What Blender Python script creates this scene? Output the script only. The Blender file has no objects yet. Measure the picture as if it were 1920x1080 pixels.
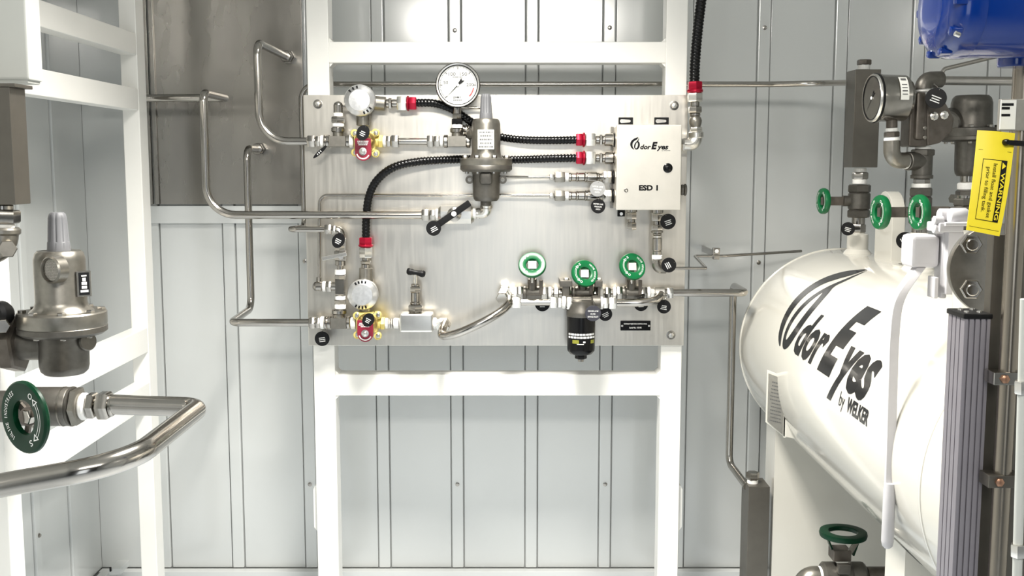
import bpy, bmesh, math, random
from mathutils import Vector, Matrix
random.seed(4)
# ---------------------------------------------------------------- camera, light, exposure
K = 0.0016                     # metres per unit; the mounting plate stands about 2000 units (3.2 m) from the camera
FLOOR = 895.0                  # camera height above the floor in units
F = 2000.0                     # focal length in pixels of a 1920 px wide frame
PITCH = math.atan(230.0 / F)
CP, SP = math.cos(PITCH), math.sin(PITCH)
YW = 2240.0                    # back wall
YP = 1995.0                    # front of the mounting plate
scene = bpy.context.scene
col = scene.collection
cam_d = bpy.data.cameras.new('camera'); cam = bpy.data.objects.new('camera', cam_d); col.objects.link(cam)
cam_d.sensor_width = 36.0; cam_d.lens = F / 1920.0 * 36.0; cam_d.clip_start = 0.05
cam.location = (0, 0, FLOOR * K); cam.rotation_euler = (math.pi / 2 - PITCH, 0, 0)
scene.camera = cam
world = bpy.data.worlds.new('world'); scene.world = world; world.use_nodes = True
world.node_tree.nodes['Background'].inputs[0].default_value = (0.8, 0.85, 0.9, 1)
world.node_tree.nodes['Background'].inputs[1].default_value = 0.3
CEIL = 690.0                   # ceiling above the camera in units
LIGHTS = [((-50, 1340), (190, 380), 64.0, 120, 0), ((0, -300), (900, 150), 34.0, 180, 62)]
for i, ((lx, ly), (sx, sy), e, spr, tilt) in enumerate(LIGHTS):
    ld = bpy.data.lights.new('ceiling_lamp', 'AREA'); ld.shape = 'RECTANGLE'
    ld.size = sx * K; ld.size_y = sy * K; ld.energy = e; ld.color = (1.0, 0.965, 0.90); ld.spread = math.radians(spr)
    lo = bpy.data.objects.new('ceiling_lamp', ld); col.objects.link(lo)
    lo.location = (lx * K, ly * K, (CEIL - (75 if tilt else 40) + FLOOR) * K); lo.rotation_euler = (math.radians(tilt), 0, 0)
# bluish fill light added behind the camera; the wall there has no opening
ld = bpy.data.lights.new('bluish_fill', 'AREA'); ld.shape = 'RECTANGLE'; ld.size = 700 * K; ld.size_y = 1200 * K; ld.energy = 12.0; ld.color = (0.86, 0.93, 1.0)
lo = bpy.data.objects.new('bluish_fill', ld); col.objects.link(lo)
lo.location = (0, -1490 * K, 640 * K); lo.rotation_euler = (math.pi / 2, 0, 0)
vs = scene.view_settings
vs.view_transform = 'Standard'; vs.look = 'None'; vs.gamma = 1.0; vs.use_curve_mapping = False
vs.exposure = 0.1

# ---------------------------------------------------------------- helpers
def U(X, Y, Z): return Vector((X * K, Y * K, (Z + FLOOR) * K))
def P(px, py, Y):
    dx, dy = px - 960.0, 540.0 - py
    t = Y / (F * CP + dy * SP)
    return U(dx * t, Y, (dy * CP - F * SP) * t)
def V(q): return q.copy() if isinstance(q, Vector) else P(*q)
def S(n, Y): return n * Y / 1985.0 * K
def fr(ax):
    ax = ax.normalized()
    h = Vector((0, 0, 1)) if abs(ax.z) < 0.9 else Vector((0, 1, 0))
    a = h.cross(ax).normalized(); b = ax.cross(a)
    return a, b, ax
class MB:
    def __init__(s): s.v = []; s.f = []
    def add(s, vs_, fs_):
        o = len(s.v); s.v += [Vector(q) for q in vs_]; s.f += [[i + o for i in f] for f in fs_]; return s
    def lathe(s, base, ax, prof, seg=24, rot=0.0):
        a, b, ax = fr(ax); vv = []; ff = []; rings = []
        for r, h in prof:
            c = base + ax * h
            if r <= 1e-7: rings.append([len(vv)]); vv.append(c)
            else:
                rings.append(list(range(len(vv), len(vv) + seg)))
                for i in range(seg):
                    t = rot + 2 * math.pi * i / seg
                    vv.append(c + a * (r * math.cos(t)) + b * (r * math.sin(t)))
        for A, B in zip(rings, rings[1:]):
            for i in range(seg):
                j = (i + 1) % seg
                if len(A) == 1 and len(B) == 1: continue
                if len(A) == 1: ff.append([A[0], B[i], B[j]])
                elif len(B) == 1: ff.append([A[i], B[0], A[j]])
                else: ff.append([A[i], B[i], B[j], A[j]])
        if len(rings[0]) > 1: ff.append(list(rings[0]))
        if len(rings[-1]) > 1: ff.append(list(reversed(rings[-1])))
        return s.add(vv, ff)
    def ring(s, base, ax, prof, seg=48):
        a, b, ax = fr(ax); vv = []; ff = []; n = len(prof)
        for i in range(seg):
            t = 2 * math.pi * i / seg
            for r, h in prof: vv.append(base + ax * h + (a * math.cos(t) + b * math.sin(t)) * r)
        for i in range(seg):
            for k in range(n):
                i2 = (i + 1) % seg; k2 = (k + 1) % n
                ff.append([i * n + k, i * n + k2, i2 * n + k2, i2 * n + k])
        return s.add(vv, ff)
    def cyl(s, a, b, r, r2=None, seg=20, ch=0.0):
        r2 = r if r2 is None else r2; L = (b - a).length
        pr = [(r, 0), (r2, L)] if not ch else [(r - ch, 0), (r, ch), (r2, L - ch), (r2 - ch, L)]
        return s.lathe(a, b - a, pr, seg)
    def hex(s, a, b, r, rot=0.0):
        L = (b - a).length; c = min(L * 0.14, r * 0.12)
        return s.lathe(a, b - a, [(r * 0.9, 0), (r, c), (r, L - c), (r * 0.9, L)], 6, rot)
    def tube(s, pts, r, seg=16):
        n = len(pts); tang = []
        for i in range(n):
            d = pts[min(i + 1, n - 1)] - pts[max(i - 1, 0)]; tang.append(d.normalized())
        a, b, _ = fr(tang[0]); vv = []; ff = []
        for i in range(n):
            if i:
                q = tang[i - 1].rotation_difference(tang[i]); a = q @ a
                a = (a - tang[i] * a.dot(tang[i])).normalized()
            b = tang[i].cross(a)
            rr = r(i) if callable(r) else r
            for k in range(seg):
                t = 2 * math.pi * k / seg; vv.append(pts[i] + a * (rr * math.cos(t)) + b * (rr * math.sin(t)))
        for i in range(n - 1):
            for k in range(seg):
                k2 = (k + 1) % seg
                ff.append([i * seg + k, i * seg + k2, (i + 1) * seg + k2, (i + 1) * seg + k])
        ff.append(list(range(seg - 1, -1, -1))); ff.append(list(range((n - 1) * seg, n * seg)))
        return s.add(vv, ff)
    def box(s, mn, mx):
        x0, y0, z0 = mn; x1, y1, z1 = mx
        return s.add([(x0, y0, z0), (x1, y0, z0), (x1, y1, z0), (x0, y1, z0), (x0, y0, z1), (x1, y0, z1), (x1, y1, z1), (x0, y1, z1)],
                     [[0, 3, 2, 1], [4, 5, 6, 7], [0, 1, 5, 4], [1, 2, 6, 5], [2, 3, 7, 6], [3, 0, 4, 7]])
    def obox(s, c, u, v, w):   # centre and three half vectors
        vv = [c + u * i + v * j + w * k for k in (-1, 1) for j in (-1, 1) for i in (-1, 1)]
        return s.add(vv, [[0, 1, 3, 2], [4, 6, 7, 5], [0, 4, 5, 1], [2, 3, 7, 6], [0, 2, 6, 4], [1, 5, 7, 3]])
    def prism(s, pts, d):      # planar loop of points pushed by vector d
        n = len(pts)
        return s.add(list(pts) + [q + d for q in pts], [list(range(n)), list(range(2 * n - 1, n - 1, -1))] +
                     [[i, i + n, (i + 1) % n + n, (i + 1) % n] for i in range(n)])
    def quad(s, *pts): return s.add(pts, [list(range(len(pts)))])
    def build(s, name, mat, parent=None, bev=0.0, seg=2, org=None, smooth=38):
        base = parent.matrix_world.translation if parent else (org if org is not None else Vector((0, 0, 0)))
        bm = bmesh.new()
        vv = [bm.verts.new(q - base) for q in s.v]
        for f in s.f:
            try: bm.faces.new([vv[i] for i in f])
            except ValueError: pass
        bmesh.ops.recalc_face_normals(bm, faces=bm.faces)
        if bev: bmesh.ops.bevel(bm, geom=list(bm.edges), offset=bev, segments=seg, affect='EDGES', profile=0.5, clamp_overlap=True)
        me = bpy.data.meshes.new(name); bm.to_mesh(me); bm.free()
        me.materials.append(M[mat])
        me.polygons.foreach_set('use_smooth', [True] * len(me.polygons))
        me.set_sharp_from_angle(angle=math.radians(smooth))
        o = bpy.data.objects.new(name, me); col.objects.link(o)
        if bev:
            wn = o.modifiers.new('weighted_normals', 'WEIGHTED_NORMAL'); wn.mode = 'FACE_AREA'; wn.weight = 100; wn.keep_sharp = True
        if parent: o.parent = parent; o.matrix_world = Matrix.Translation(base)
        else: o.location = base
        o.matrix_basis = Matrix.Identity(4) if parent else Matrix.Translation(base)
        o.matrix_world = Matrix.Translation(base)
        return o
def fillet(pts, rad, n=10):
    out = [pts[0]]
    for i in range(1, len(pts) - 1):
        p0, p1, p2 = pts[i - 1], pts[i], pts[i + 1]
        d0 = (p0 - p1); d1 = (p2 - p1); l0, l1 = d0.length, d1.length; d0.normalize(); d1.normalize()
        ang = d0.angle(d1); r = rad[i - 1] if isinstance(rad, (list, tuple)) else rad
        t = min(r / math.tan(ang / 2), l0 * 0.49 if i > 1 else l0 * .95, l1 * 0.49 if i < len(pts) - 2 else l1 * .95)
        r = t * math.tan(ang / 2)
        bis = (d0 + d1).normalized(); c = p1 + bis * (r / math.sin(ang / 2))
        a = p1 + d0 * t - c; b = p1 + d1 * t - c; tot = a.angle(b); axx = a.cross(b).normalized()
        for k in range(n + 1): out.append(c + Matrix.Rotation(tot * k / n, 3, axx) @ a)
    out.append(pts[-1]); return out
def catmull(pts, n=12):
    q = [pts[0] * 2 - pts[1]] + list(pts) + [pts[-1] * 2 - pts[-2]]; out = []
    for i in range(1, len(q) - 2):
        for k in range(n):
            t = k / n; a, b, c, d = q[i - 1], q[i], q[i + 1], q[i + 2]
            out.append(0.5 * ((2 * b) + (c - a) * t + (2 * a - 5 * b + 4 * c - d) * t * t + (3 * b - a - 3 * c + d) * t ** 3))
    out.append(q[-2]); return out
def resample(pts, step):
    out = [pts[0]]; acc = 0.0
    for a, b in zip(pts, pts[1:]):
        L = (b - a).length; p = step - acc
        while p < L: out.append(a + (b - a) * (p / L)); p += step
        acc = (acc + L) % step
    return out
def setp(o, label, cat, group=None, kind=None):
    if label: o['label'] = label
    if cat: o['category'] = cat
    if group: o['group'] = group
    if kind: o['kind'] = kind
    return o
def T(name, label, cat, at, group=None):
    o = bpy.data.objects.new(name, None); col.objects.link(o); o.empty_display_size = 0.02
    o.location = V(at); o.matrix_world = Matrix.Translation(V(at)); return setp(o, label, cat, group)
# pixel-described parts: a, b are (px, py, depth); radii are in pixels at that depth
def cy(par, name, mat, a, b, r, r2=None, seg=20, ch=None):
    Y = a[1] / K if isinstance(a, Vector) else a[2]
    c = S(min(r, r2 or r) * .12, Y) if ch is None else ch
    return MB().cyl(V(a), V(b), S(r, Y), None if r2 is None else S(r2, Y), seg, c).build(name, mat, par)
def hx(par, name, mat, a, b, r, rot=0.0):
    return MB().hex(V(a), V(b), S(r, a[2]), rot).build(name, mat, par)
def stack(par, items, x=None, y=None, Y=1955.0, mat='fitting'):
    """a run of fittings along a row (y given) or a column (x given): (start, end, radius, kind[, name, material])"""
    for it in items:
        s0, e0, r, k = it[:4]; nm = it[4] if len(it) > 4 else {'h': 'hex_nut', 't': 'thread_tape', 'c': 'collar', 'n': 'nipple'}[k]
        mt = it[5] if len(it) > 5 else ('tape' if k == 't' else mat)
        a = (s0, y, Y) if x is None else (x, s0, Y); b = (e0, y, Y) if x is None else (x, e0, Y)
        if k == 'h': hx(par, nm, mt, a, b, r, 0.0 if x is None else math.pi / 6)
        else: cy(par, nm, mt, a, b, r)
def pbox(par, name, mat, x0, y0, x1, y1, Y0, Y1, bev=1.0, org=None):
    ym, xm = (y0 + y1) / 2, (x0 + x1) / 2
    a = P(x0, ym, Y0).x; b = P(x1, ym, Y0).x; c = P(xm, y1, Y0).z; d = P(xm, y0, Y0).z
    return MB().box((a, Y0 * K, c), (b, Y1 * K, d)).build(name, mat, par, bev * K, org=org)
def ubox(par, name, mat, X0, X1, Y0, Y1, Z0, Z1, bev=1.0, org=None):
    return MB().box(U(X0, Y0, Z0), U(X1, Y1, Z1)).build(name, mat, par, bev * K, org=org)
def pipe(par, name, mat, pts, r, rad=30.0, seg=16):
    return MB().tube(fillet([V(q) for q in pts], [x * K for x in rad] if isinstance(rad, list) else rad * K), r * K, seg).build(name, mat, par)
LETTERS = {}
def text_mesh(s, bold=0.0, shear=0.0):
    key = (s, bold, shear)
    if key not in LETTERS:
        cu = bpy.data.curves.new('lettering', 'FONT'); cu.body = s; cu.offset = bold; cu.shear = shear; cu.resolution_u = 3
        ob = bpy.data.objects.new('lettering', cu); col.objects.link(ob)
        dg = bpy.context.evaluated_depsgraph_get(); me = bpy.data.meshes.new_from_object(ob.evaluated_get(dg))
        vv = [v.co.copy() for v in me.vertices]; ff = [list(p.vertices) for p in me.polygons]
        bpy.data.objects.remove(ob); bpy.data.curves.remove(cu); bpy.data.meshes.remove(me)
        LETTERS[key] = (vv, ff)
    return LETTERS[key]
def fit_text(s, x0, y0, x1, y1, bold=0.0, shear=0.0):
    """flat lettering filling the rectangle: list of (x, y), faces"""
    vv, ff = text_mesh(s, bold, shear)
    ax, bx = min(v.x for v in vv), max(v.x for v in vv); ay, by = min(v.y for v in vv), max(v.y for v in vv)
    return [((v.x - ax) / (bx - ax) * (x1 - x0) + x0, (v.y - ay) / (by - ay) * (y1 - y0) + y0) for v in vv], ff
def flat_text(mb, s, O, u, v, x0, y0, x1, y1, bold=0.0, shear=0.0):
    vv, ff = fit_text(s, x0, y0, x1, y1, bold, shear)
    mb.add([O + u * x + v * y for x, y in vv], ff)
def dashes(mb, O, u, v, w, h, rows, seed, fill=0.62):
    """rows of print too small to read"""
    rnd = random.Random(seed); rh = h / rows
    for i in range(rows):
        lw = w * (1 - 0.35 * rnd.random()); x = -lw / 2; yy = h / 2 - rh * (i + .5)
        while x < lw / 2:
            d = min(w * (.05 + .09 * rnd.random()), lw / 2 - x)
            if d > w * .02: mb.quad(O + u * x + v * (yy - rh * fill / 2), O + u * (x + d) + v * (yy - rh * fill / 2), O + u * (x + d) + v * (yy + rh * fill / 2), O + u * x + v * (yy + rh * fill / 2))
            x += d + w * .025

# ---------------------------------------------------------------- materials
M = {}
def mat(name, base, metal=0.0, rough=0.4, var=0.0, vscale=40.0, stretch=(1, 1, 1), rvar=0.0, bump=0.0, coat=0.0, emit=0.0, spec=0.5):
    m = bpy.data.materials.new(name); m.use_nodes = True; nt = m.node_tree; b = nt.nodes['Principled BSDF']
    b.inputs['Base Color'].default_value = (*base, 1); b.inputs['Metallic'].default_value = metal
    b.inputs['Roughness'].default_value = rough; b.inputs['Coat Weight'].default_value = coat
    b.inputs['Specular IOR Level'].default_value = spec; b.inputs['Coat Roughness'].default_value = 0.08
    if emit:
        b.inputs['Emission Color'].default_value = (*base, 1); b.inputs['Emission Strength'].default_value = emit
    if var or rvar or bump:
        tc = nt.nodes.new('ShaderNodeTexCoord'); mp = nt.nodes.new('ShaderNodeMapping'); nz = nt.nodes.new('ShaderNodeTexNoise')
        mp.inputs['Scale'].default_value = stretch; nz.inputs['Scale'].default_value = vscale; nz.inputs['Detail'].default_value = 5
        nt.links.new(tc.outputs['Object'], mp.inputs[0]); nt.links.new(mp.outputs[0], nz.inputs['Vector'])
        def rng(lo, hi):
            r = nt.nodes.new('ShaderNodeMapRange'); r.inputs[1].default_value = .3; r.inputs[2].default_value = .7
            r.inputs[3].default_value = lo; r.inputs[4].default_value = hi
            nt.links.new(nz.outputs[0], r.inputs[0]); return r.outputs[0]
        if var:
            h = nt.nodes.new('ShaderNodeHueSaturation'); h.inputs['Color'].default_value = (*base, 1)
            nt.links.new(rng(1 - var, 1 + var), h.inputs['Value']); nt.links.new(h.outputs[0], b.inputs['Base Color'])
        if rvar: nt.links.new(rng(max(.02, rough - rvar), rough + rvar), b.inputs['Roughness'])
        if bump:
            bp = nt.nodes.new('ShaderNodeBump'); bp.inputs['Strength'].default_value = bump; bp.inputs['Distance'].default_value = 0.002
            nt.links.new(nz.outputs[0], bp.inputs['Height']); nt.links.new(bp.outputs[0], b.inputs['Normal'])
    M[name] = m; return m
mat('wall', (.63, .645, .635), 0, .14, .02, 3, rvar=.02, spec=1.0)
mat('wall_back_sheet', (.42, .43, .42), 0, .6)
mat('dark_wall', (.05, .05, .05), 0, .6)
mat('floor', (.50, .54, .58), 0, .45, .08, 4)
mat('ceiling', (.62, .63, .62), 0, .5)
mat('frame_white', (.82, .81, .77), 0, .34, .02, 6)
mat('tank_white', (.60, .58, .52), 0, .16, .015, 2, coat=.6)
mat('white_part', (.52, .51, .525), 0, .4, .03, 30)
mat('grey_box', (.50, .51, .48), 0, .42)
mat('tube', (.44, .415, .38), 1, .15, .05, 25, (1, 1, .2))
mat('fitting', (.37, .35, .32), 1, .2, .08, 60)
mat('fitting_bright', (.70, .68, .64), 1, .27, .05, 60)
mat('plate', (.72, .685, .62), 1, .30, .04, 14, (7, 7, .5), rvar=.025)
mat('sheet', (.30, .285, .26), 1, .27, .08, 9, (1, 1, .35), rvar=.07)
mat('box_steel', (.80, .76, .68), 1, .36, .04, 20)
mat('block_steel', (.15, .138, .118), .8, .38, .06, 30)
mat('cast', (.13, .122, .108), .8, .42, .1, 90, bump=.12)
mat('cast_light', (.26, .245, .215), .9, .34, .08, 80, bump=.08)
mat('dark_cast', (.115, .10, .085), .6, .4, .2, 50, bump=.1)
mat('alu_cap', (.72, .72, .72), .9, .34, .1, 90, bump=.15)
mat('grey_plastic', (.13, .132, .14), 0, .5, spec=.35)
mat('yellow_brass', (.62, .52, .17), .3, .42, .08, 60)
mat('brass', (.62, .45, .16), 1, .3)
mat('red_anod', (.34, .004, .025), .6, .3)
mat('red_plate', (.20, .006, .025), 0, .4)
mat('black', (.005, .005, .0055), 0, .42, spec=.22)
mat('black_rubber', (.003, .003, .0033), 0, .2, spec=.25)
mat('black_satin', (.003, .003, .0033), 0, .22, spec=.25)
mat('slate', (.035, .035, .045), 0, .45, spec=.3)
mat('tag_grey', (.25, .25, .25), 0, .35)
mat('tape', (.83, .82, .79), 0, .6, .04, 200, bump=.3)
mat('white_print', (.82, .82, .80), 0, .5)
mat('black_print', (.008, .008, .009), 0, .16, spec=.4)
mat('grey_print', (.10, .10, .10), 0, .5)
mat('red_print', (.65, .06, .06), 0, .5)
mat('olive_print', (.20, .20, .02), 0, .5)
mat('dial', (.70, .70, .66), 0, .4)
mat('green', (.0, .105, .03), 0, .36, spec=.4)
mat('green_dark', (.0, .024, .009), 0, .34, spec=.22)
mat('blue', (.0, .022, .17), 0, .18, coat=.6)
mat('yellow_tag', (.80, .64, .02), 0, .4, .04, 12, bump=.05)
mat('alu_profile', (.25, .235, .26), .4, .5)
mat('tube_brown', (.30, .265, .22), .95, .24, .06, 20, (1, 1, .2))
mat('copper', (.42, .24, .16), 1, .35)
mat('lamp', (1, .97, .92), 0, .5, emit=2.0)
mat('name_steel', (.32, .31, .28), .7, .45, .1, 90)
mat('label_white', (.70, .70, .66), 0, .4)
m_g = bpy.data.materials.new('glass'); m_g.use_nodes = True; nt = m_g.node_tree; b = nt.nodes['Principled BSDF']
b.inputs['Roughness'].default_value = .03; b.inputs['Transmission Weight'].default_value = 1; b.inputs['IOR'].default_value = 1.06
M['glass'] = m_g

# ---------------------------------------------------------------- the room
XL, XR, YB = -893.0, 1100.0, -1500.0
def struct(o): o['kind'] = 'structure'; return o
struct(ubox(None, 'floor', 'floor', XL - 20, XR + 20, YB - 20, YW + 40, -FLOOR - 20, -FLOOR, 0))
struct(ubox(None, 'ceiling', 'ceiling', XL - 20, XR + 20, YB - 20, YW + 40, CEIL, CEIL + 20, 0))
wb = struct(ubox(None, 'wall_back', 'wall_back_sheet', XL - 20, XR + 20, YW + 4, YW + 24, -FLOOR, CEIL, 0, org=U(0, YW, -FLOOR)))
wl = struct(ubox(None, 'wall_left', 'wall_back_sheet', XL - 24, XL - 4, YB, YW + 4, -FLOOR, CEIL, 0, org=U(XL, 0, -FLOOR)))
wr = struct(ubox(None, 'wall_right', 'wall', XR, XR + 20, YB, YW + 4, -FLOOR, CEIL, 0, org=U(XR, 0, -FLOOR)))
struct(ubox(None, 'wall_front', 'dark_wall', XL, XR, YB - 20, YB, -FLOOR, CEIL, 0))
RIB0, RIBS, RW = 41.5, 159.0, 12.5
ribs = [RIB0 + RIBS * k for k in range(-5, 7)]
ZB = -870.0
edges = [XL] + ribs + [XR]
def liner(par, along, pos0, cs, lo, hi):
    """flat pans and raised ribs of a metal liner wall; the seams between them are open"""
    def bx(name, a, b, out, bev):
        if along == 'X': ubox(par, name, 'wall', a, b, YW - out, YW + 5, ZB, CEIL, bev)
        else: ubox(par, name, 'wall', XL - 5, XL + out, a, b, ZB, CEIL, bev)
    prev = lo
    for c in cs:
        bx('wall_panel', prev, c - RW - 2.2, 0, .8); bx('wall_rib', c - RW, c + RW, 5, 3.0); prev = c + RW + 2.2
    bx('wall_panel', prev, hi, 0, .8)
liner(wb, 'X', YW, ribs, XL, XR)
liner(wl, 'Y', XL, [2095 - RIBS * k for k in range(9, -1, -1)], 500, YW)
ubox(wl, 'wall_panel', 'wall', XL - 5, XL, YB, 499, ZB, CEIL, .8)
for px, py in ((853, 908), (1134, 908), (573, 908), (853, 57), (1144, 52), (1439, 52), (568, 490), (1420, 492), (425, 57)):
    q = P(px, py, YW - 5); k = round((q.x / K - RIB0) / RIBS); q.x = (RIB0 + RIBS * k) * K
    MB().lathe(q, Vector((0, -1, 0)), [(4.6 * K, -K), (4.6 * K, 1.2 * K), (2.8 * K, 1.6 * K), (2.8 * K, 3.6 * K), (0, 4.0 * K)], 12).build('screw', 'fitting', wb)
for Y, Z in ((1936, -690), (1777, -690), (1936, -480), (1777, -200), (1618, -690)):
    MB().lathe(U(XL + 5, Y, Z), Vector((1, 0, 0)), [(4.6 * K, -K), (4.6 * K, 1.2 * K), (2.8 * K, 1.6 * K), (2.8 * K, 3.6 * K), (0, 4 * K)], 12).build('screw', 'fitting', wl)
struct(ubox(None, 'baseboard_back', 'wall', XL + 2, XR, YW - 26, YW - 6, -FLOOR, ZB, 1.5))
struct(ubox(None, 'baseboard_left', 'wall', XL + 6, XL + 26, 500, YW - 26, -FLOOR, ZB, 1.5))
struct(pbox(None, 'trim_1', 'wall', 258, 386, 600, 419, YW - 12, YW - 6, 1.2))
for (lx, ly), (sx, sy), e, spr, tilt in LIGHTS:
    o = T('ceiling_light', 'flat white ceiling light fixture near the back wall' if not tilt else 'tilted linear ceiling light fixture above the camera', 'light', U(lx, ly, CEIL))
    t = math.radians(tilt); nn = Vector((0, math.sin(t), -math.cos(t))); vv_ = Vector((0, math.cos(t), math.sin(t)))
    c = U(lx, ly, CEIL - (75 if tilt else 40)) - nn * (22 * K)
    MB().obox(c, Vector(((sx / 2 + 12) * K, 0, 0)), vv_ * ((sy / 2 + 12) * K), nn * (14 * K)).build('housing', 'frame_white', o, 3 * K)
    for dx in (-.35, .35): MB().cyl(U(lx + sx * dx, ly - (14 if tilt else 0), CEIL - (60 if tilt else 30)), U(lx + sx * dx, ly - (14 if tilt else 0), CEIL), 5 * K, None, 10).build('bracket', 'fitting', o)

# dark stainless sheet on the wall
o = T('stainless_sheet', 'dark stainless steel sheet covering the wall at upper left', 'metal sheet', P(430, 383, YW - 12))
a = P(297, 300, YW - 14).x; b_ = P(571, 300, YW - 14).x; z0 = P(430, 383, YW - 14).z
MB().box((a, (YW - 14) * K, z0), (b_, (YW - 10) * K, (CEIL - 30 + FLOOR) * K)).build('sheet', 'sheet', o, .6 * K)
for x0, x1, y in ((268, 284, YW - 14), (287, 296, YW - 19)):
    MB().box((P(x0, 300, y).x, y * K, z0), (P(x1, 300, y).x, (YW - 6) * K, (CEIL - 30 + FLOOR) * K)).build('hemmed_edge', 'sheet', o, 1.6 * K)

# ---------------------------------------------------------------- frames
o = T('support_frame', 'white welded steel frame carrying the stainless plate in the middle', 'frame', U(-10, 2030, -FLOOR))
FX = [(P(575, 100, 2006).x / K, P(617, 100, 2006).x / K), (P(1248, 100, 2006).x / K, P(1289, 100, 2006).x / K)]
for x0, x1 in FX: ubox(o, 'post', 'frame_white', x0, x1, 2006, 2050, -FLOOR, CEIL - 10, 2.5)
def zz(py, Y, px=960): return P(px, py, Y).z / K - FLOOR
for y0, y1 in ((78, 118), (702, 742)):
    zt, zb = zz(y0, 2007), zz(y1, 2007)
    ubox(o, 'rail', 'frame_white', FX[0][1] - 1, FX[1][0] + 1, 2007, 2049, zb, zt, 2.0)
    for X, sx in ((FX[0][1], 1), (FX[1][0], -1)):
        for z, sz in ((zt, 1), (zb, -1)):
            g = 8
            MB().prism([U(X - sx * 2, 2010, z - sz * 2), U(X + sx * g, 2010, z - sz * 1), U(X - sx * 1, 2010, z + sz * g)], Vector((0, 36 * K, 0))).build('weld_fillet', 'frame_white', o)
for X, sx, px in ((FX[0][0], -1, 585), (FX[1][1], 1, 1277)):
    za, zb_, zc = zz(908, 2030), zz(985, 2030), zz(1040, 2030)
    MB().prism([U(X - sx * 2, 2020, za + 2), U(X + sx * 5, 2020, za), U(X + sx * 8, 2020, za - 8), U(X + sx * 8, 2020, zb_), U(X + sx * 2, 2020, zb_ - 8), U(X - sx * 2, 2020, zc)], Vector((0, 18 * K, 0))).build('lug_plate', 'frame_white', o)
zt, zb = zz(330, 2007), zz(370, 2007)
ubox(o, 'rail', 'frame_white', FX[0][1] - 1, FX[1][0] + 1, 2007, 2049, zb, zt, 2.0)

o = T('support_frame', 'white side frame with open rungs along the left wall', 'frame', U(-705, 1730, -FLOOR))
for y0, y1 in ((1417, 1459), (2000, 2043)): ubox(o, 'post', 'frame_white', -722, -690, y0, y1, -FLOOR, CEIL - 10, 2.5)
def zl(py): return P(257, py, 2000).z / K - FLOOR
for a, b_ in ((62, 103), (166, 207), (614, 660), (716, 760), (-130, -90)):
    ubox(o, 'rail', 'frame_white', -721, -691, 1458, 2001, zl(b_), zl(a), 2)

# ---------------------------------------------------------------- mounting plate
pl = T('mounting_plate', 'large brushed stainless steel mounting plate bolted to the white frame', 'plate', P(930, 648, YP))
pbox(pl, 'plate', 'plate', 573.5, 178, 1286, 648, YP, YP + 10, .8)
for px, py in ((596, 195), (1264, 198), (1258, 628)):
    q = P(px, py, YP); b_ = pl
    w = MB().lathe(q, Vector((0, -1, 0)), [(8.5 * K, 0), (8.5 * K, 1.6 * K), (6 * K, 1.8 * K)], 20).build('washer', 'fitting', pl)
    MB().lathe(q, Vector((0, -1, 0)), [(5.8 * K, 1.5 * K), (5.8 * K, 4 * K), (4.6 * K, 5.6 * K), (0, 6.4 * K)], 6).build('bolt', 'fitting_bright', pl)
np_ = T('nameplate', 'small black engraved nameplate at the plate\'s lower right', 'nameplate', P(1191, 620, YP))
pbox(np_, 'plaque', 'black_satin', 1163.5, 601.5, 1220, 620, YP - 2.5, YP - .1, 1)
mb = MB(); ux, vz = Vector((K, 0, 0)), Vector((0, 0, K))
O = P(1191.5, 611, YP - 2.8)
flat_text(mb, 'ODORANT INJECTION CONTROL PANEL', O, ux, vz, -22, 1.8, 22, 5.0, .005)
flat_text(mb, 'Serial No. 110145', O, ux, vz, -11.5, -5.0, 11.5, -1.9, .005)
mb.build('lettering', 'white_print', np_)
for px in (1166.5, 1217): MB().lathe(P(px, 611, YP - 2.4), Vector((0, -1, 0)), [(2.2 * K, 0), (2 * K, .8 * K), (0, 1.1 * K)], 10).build('rivet', 'fitting_bright', np_)

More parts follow.
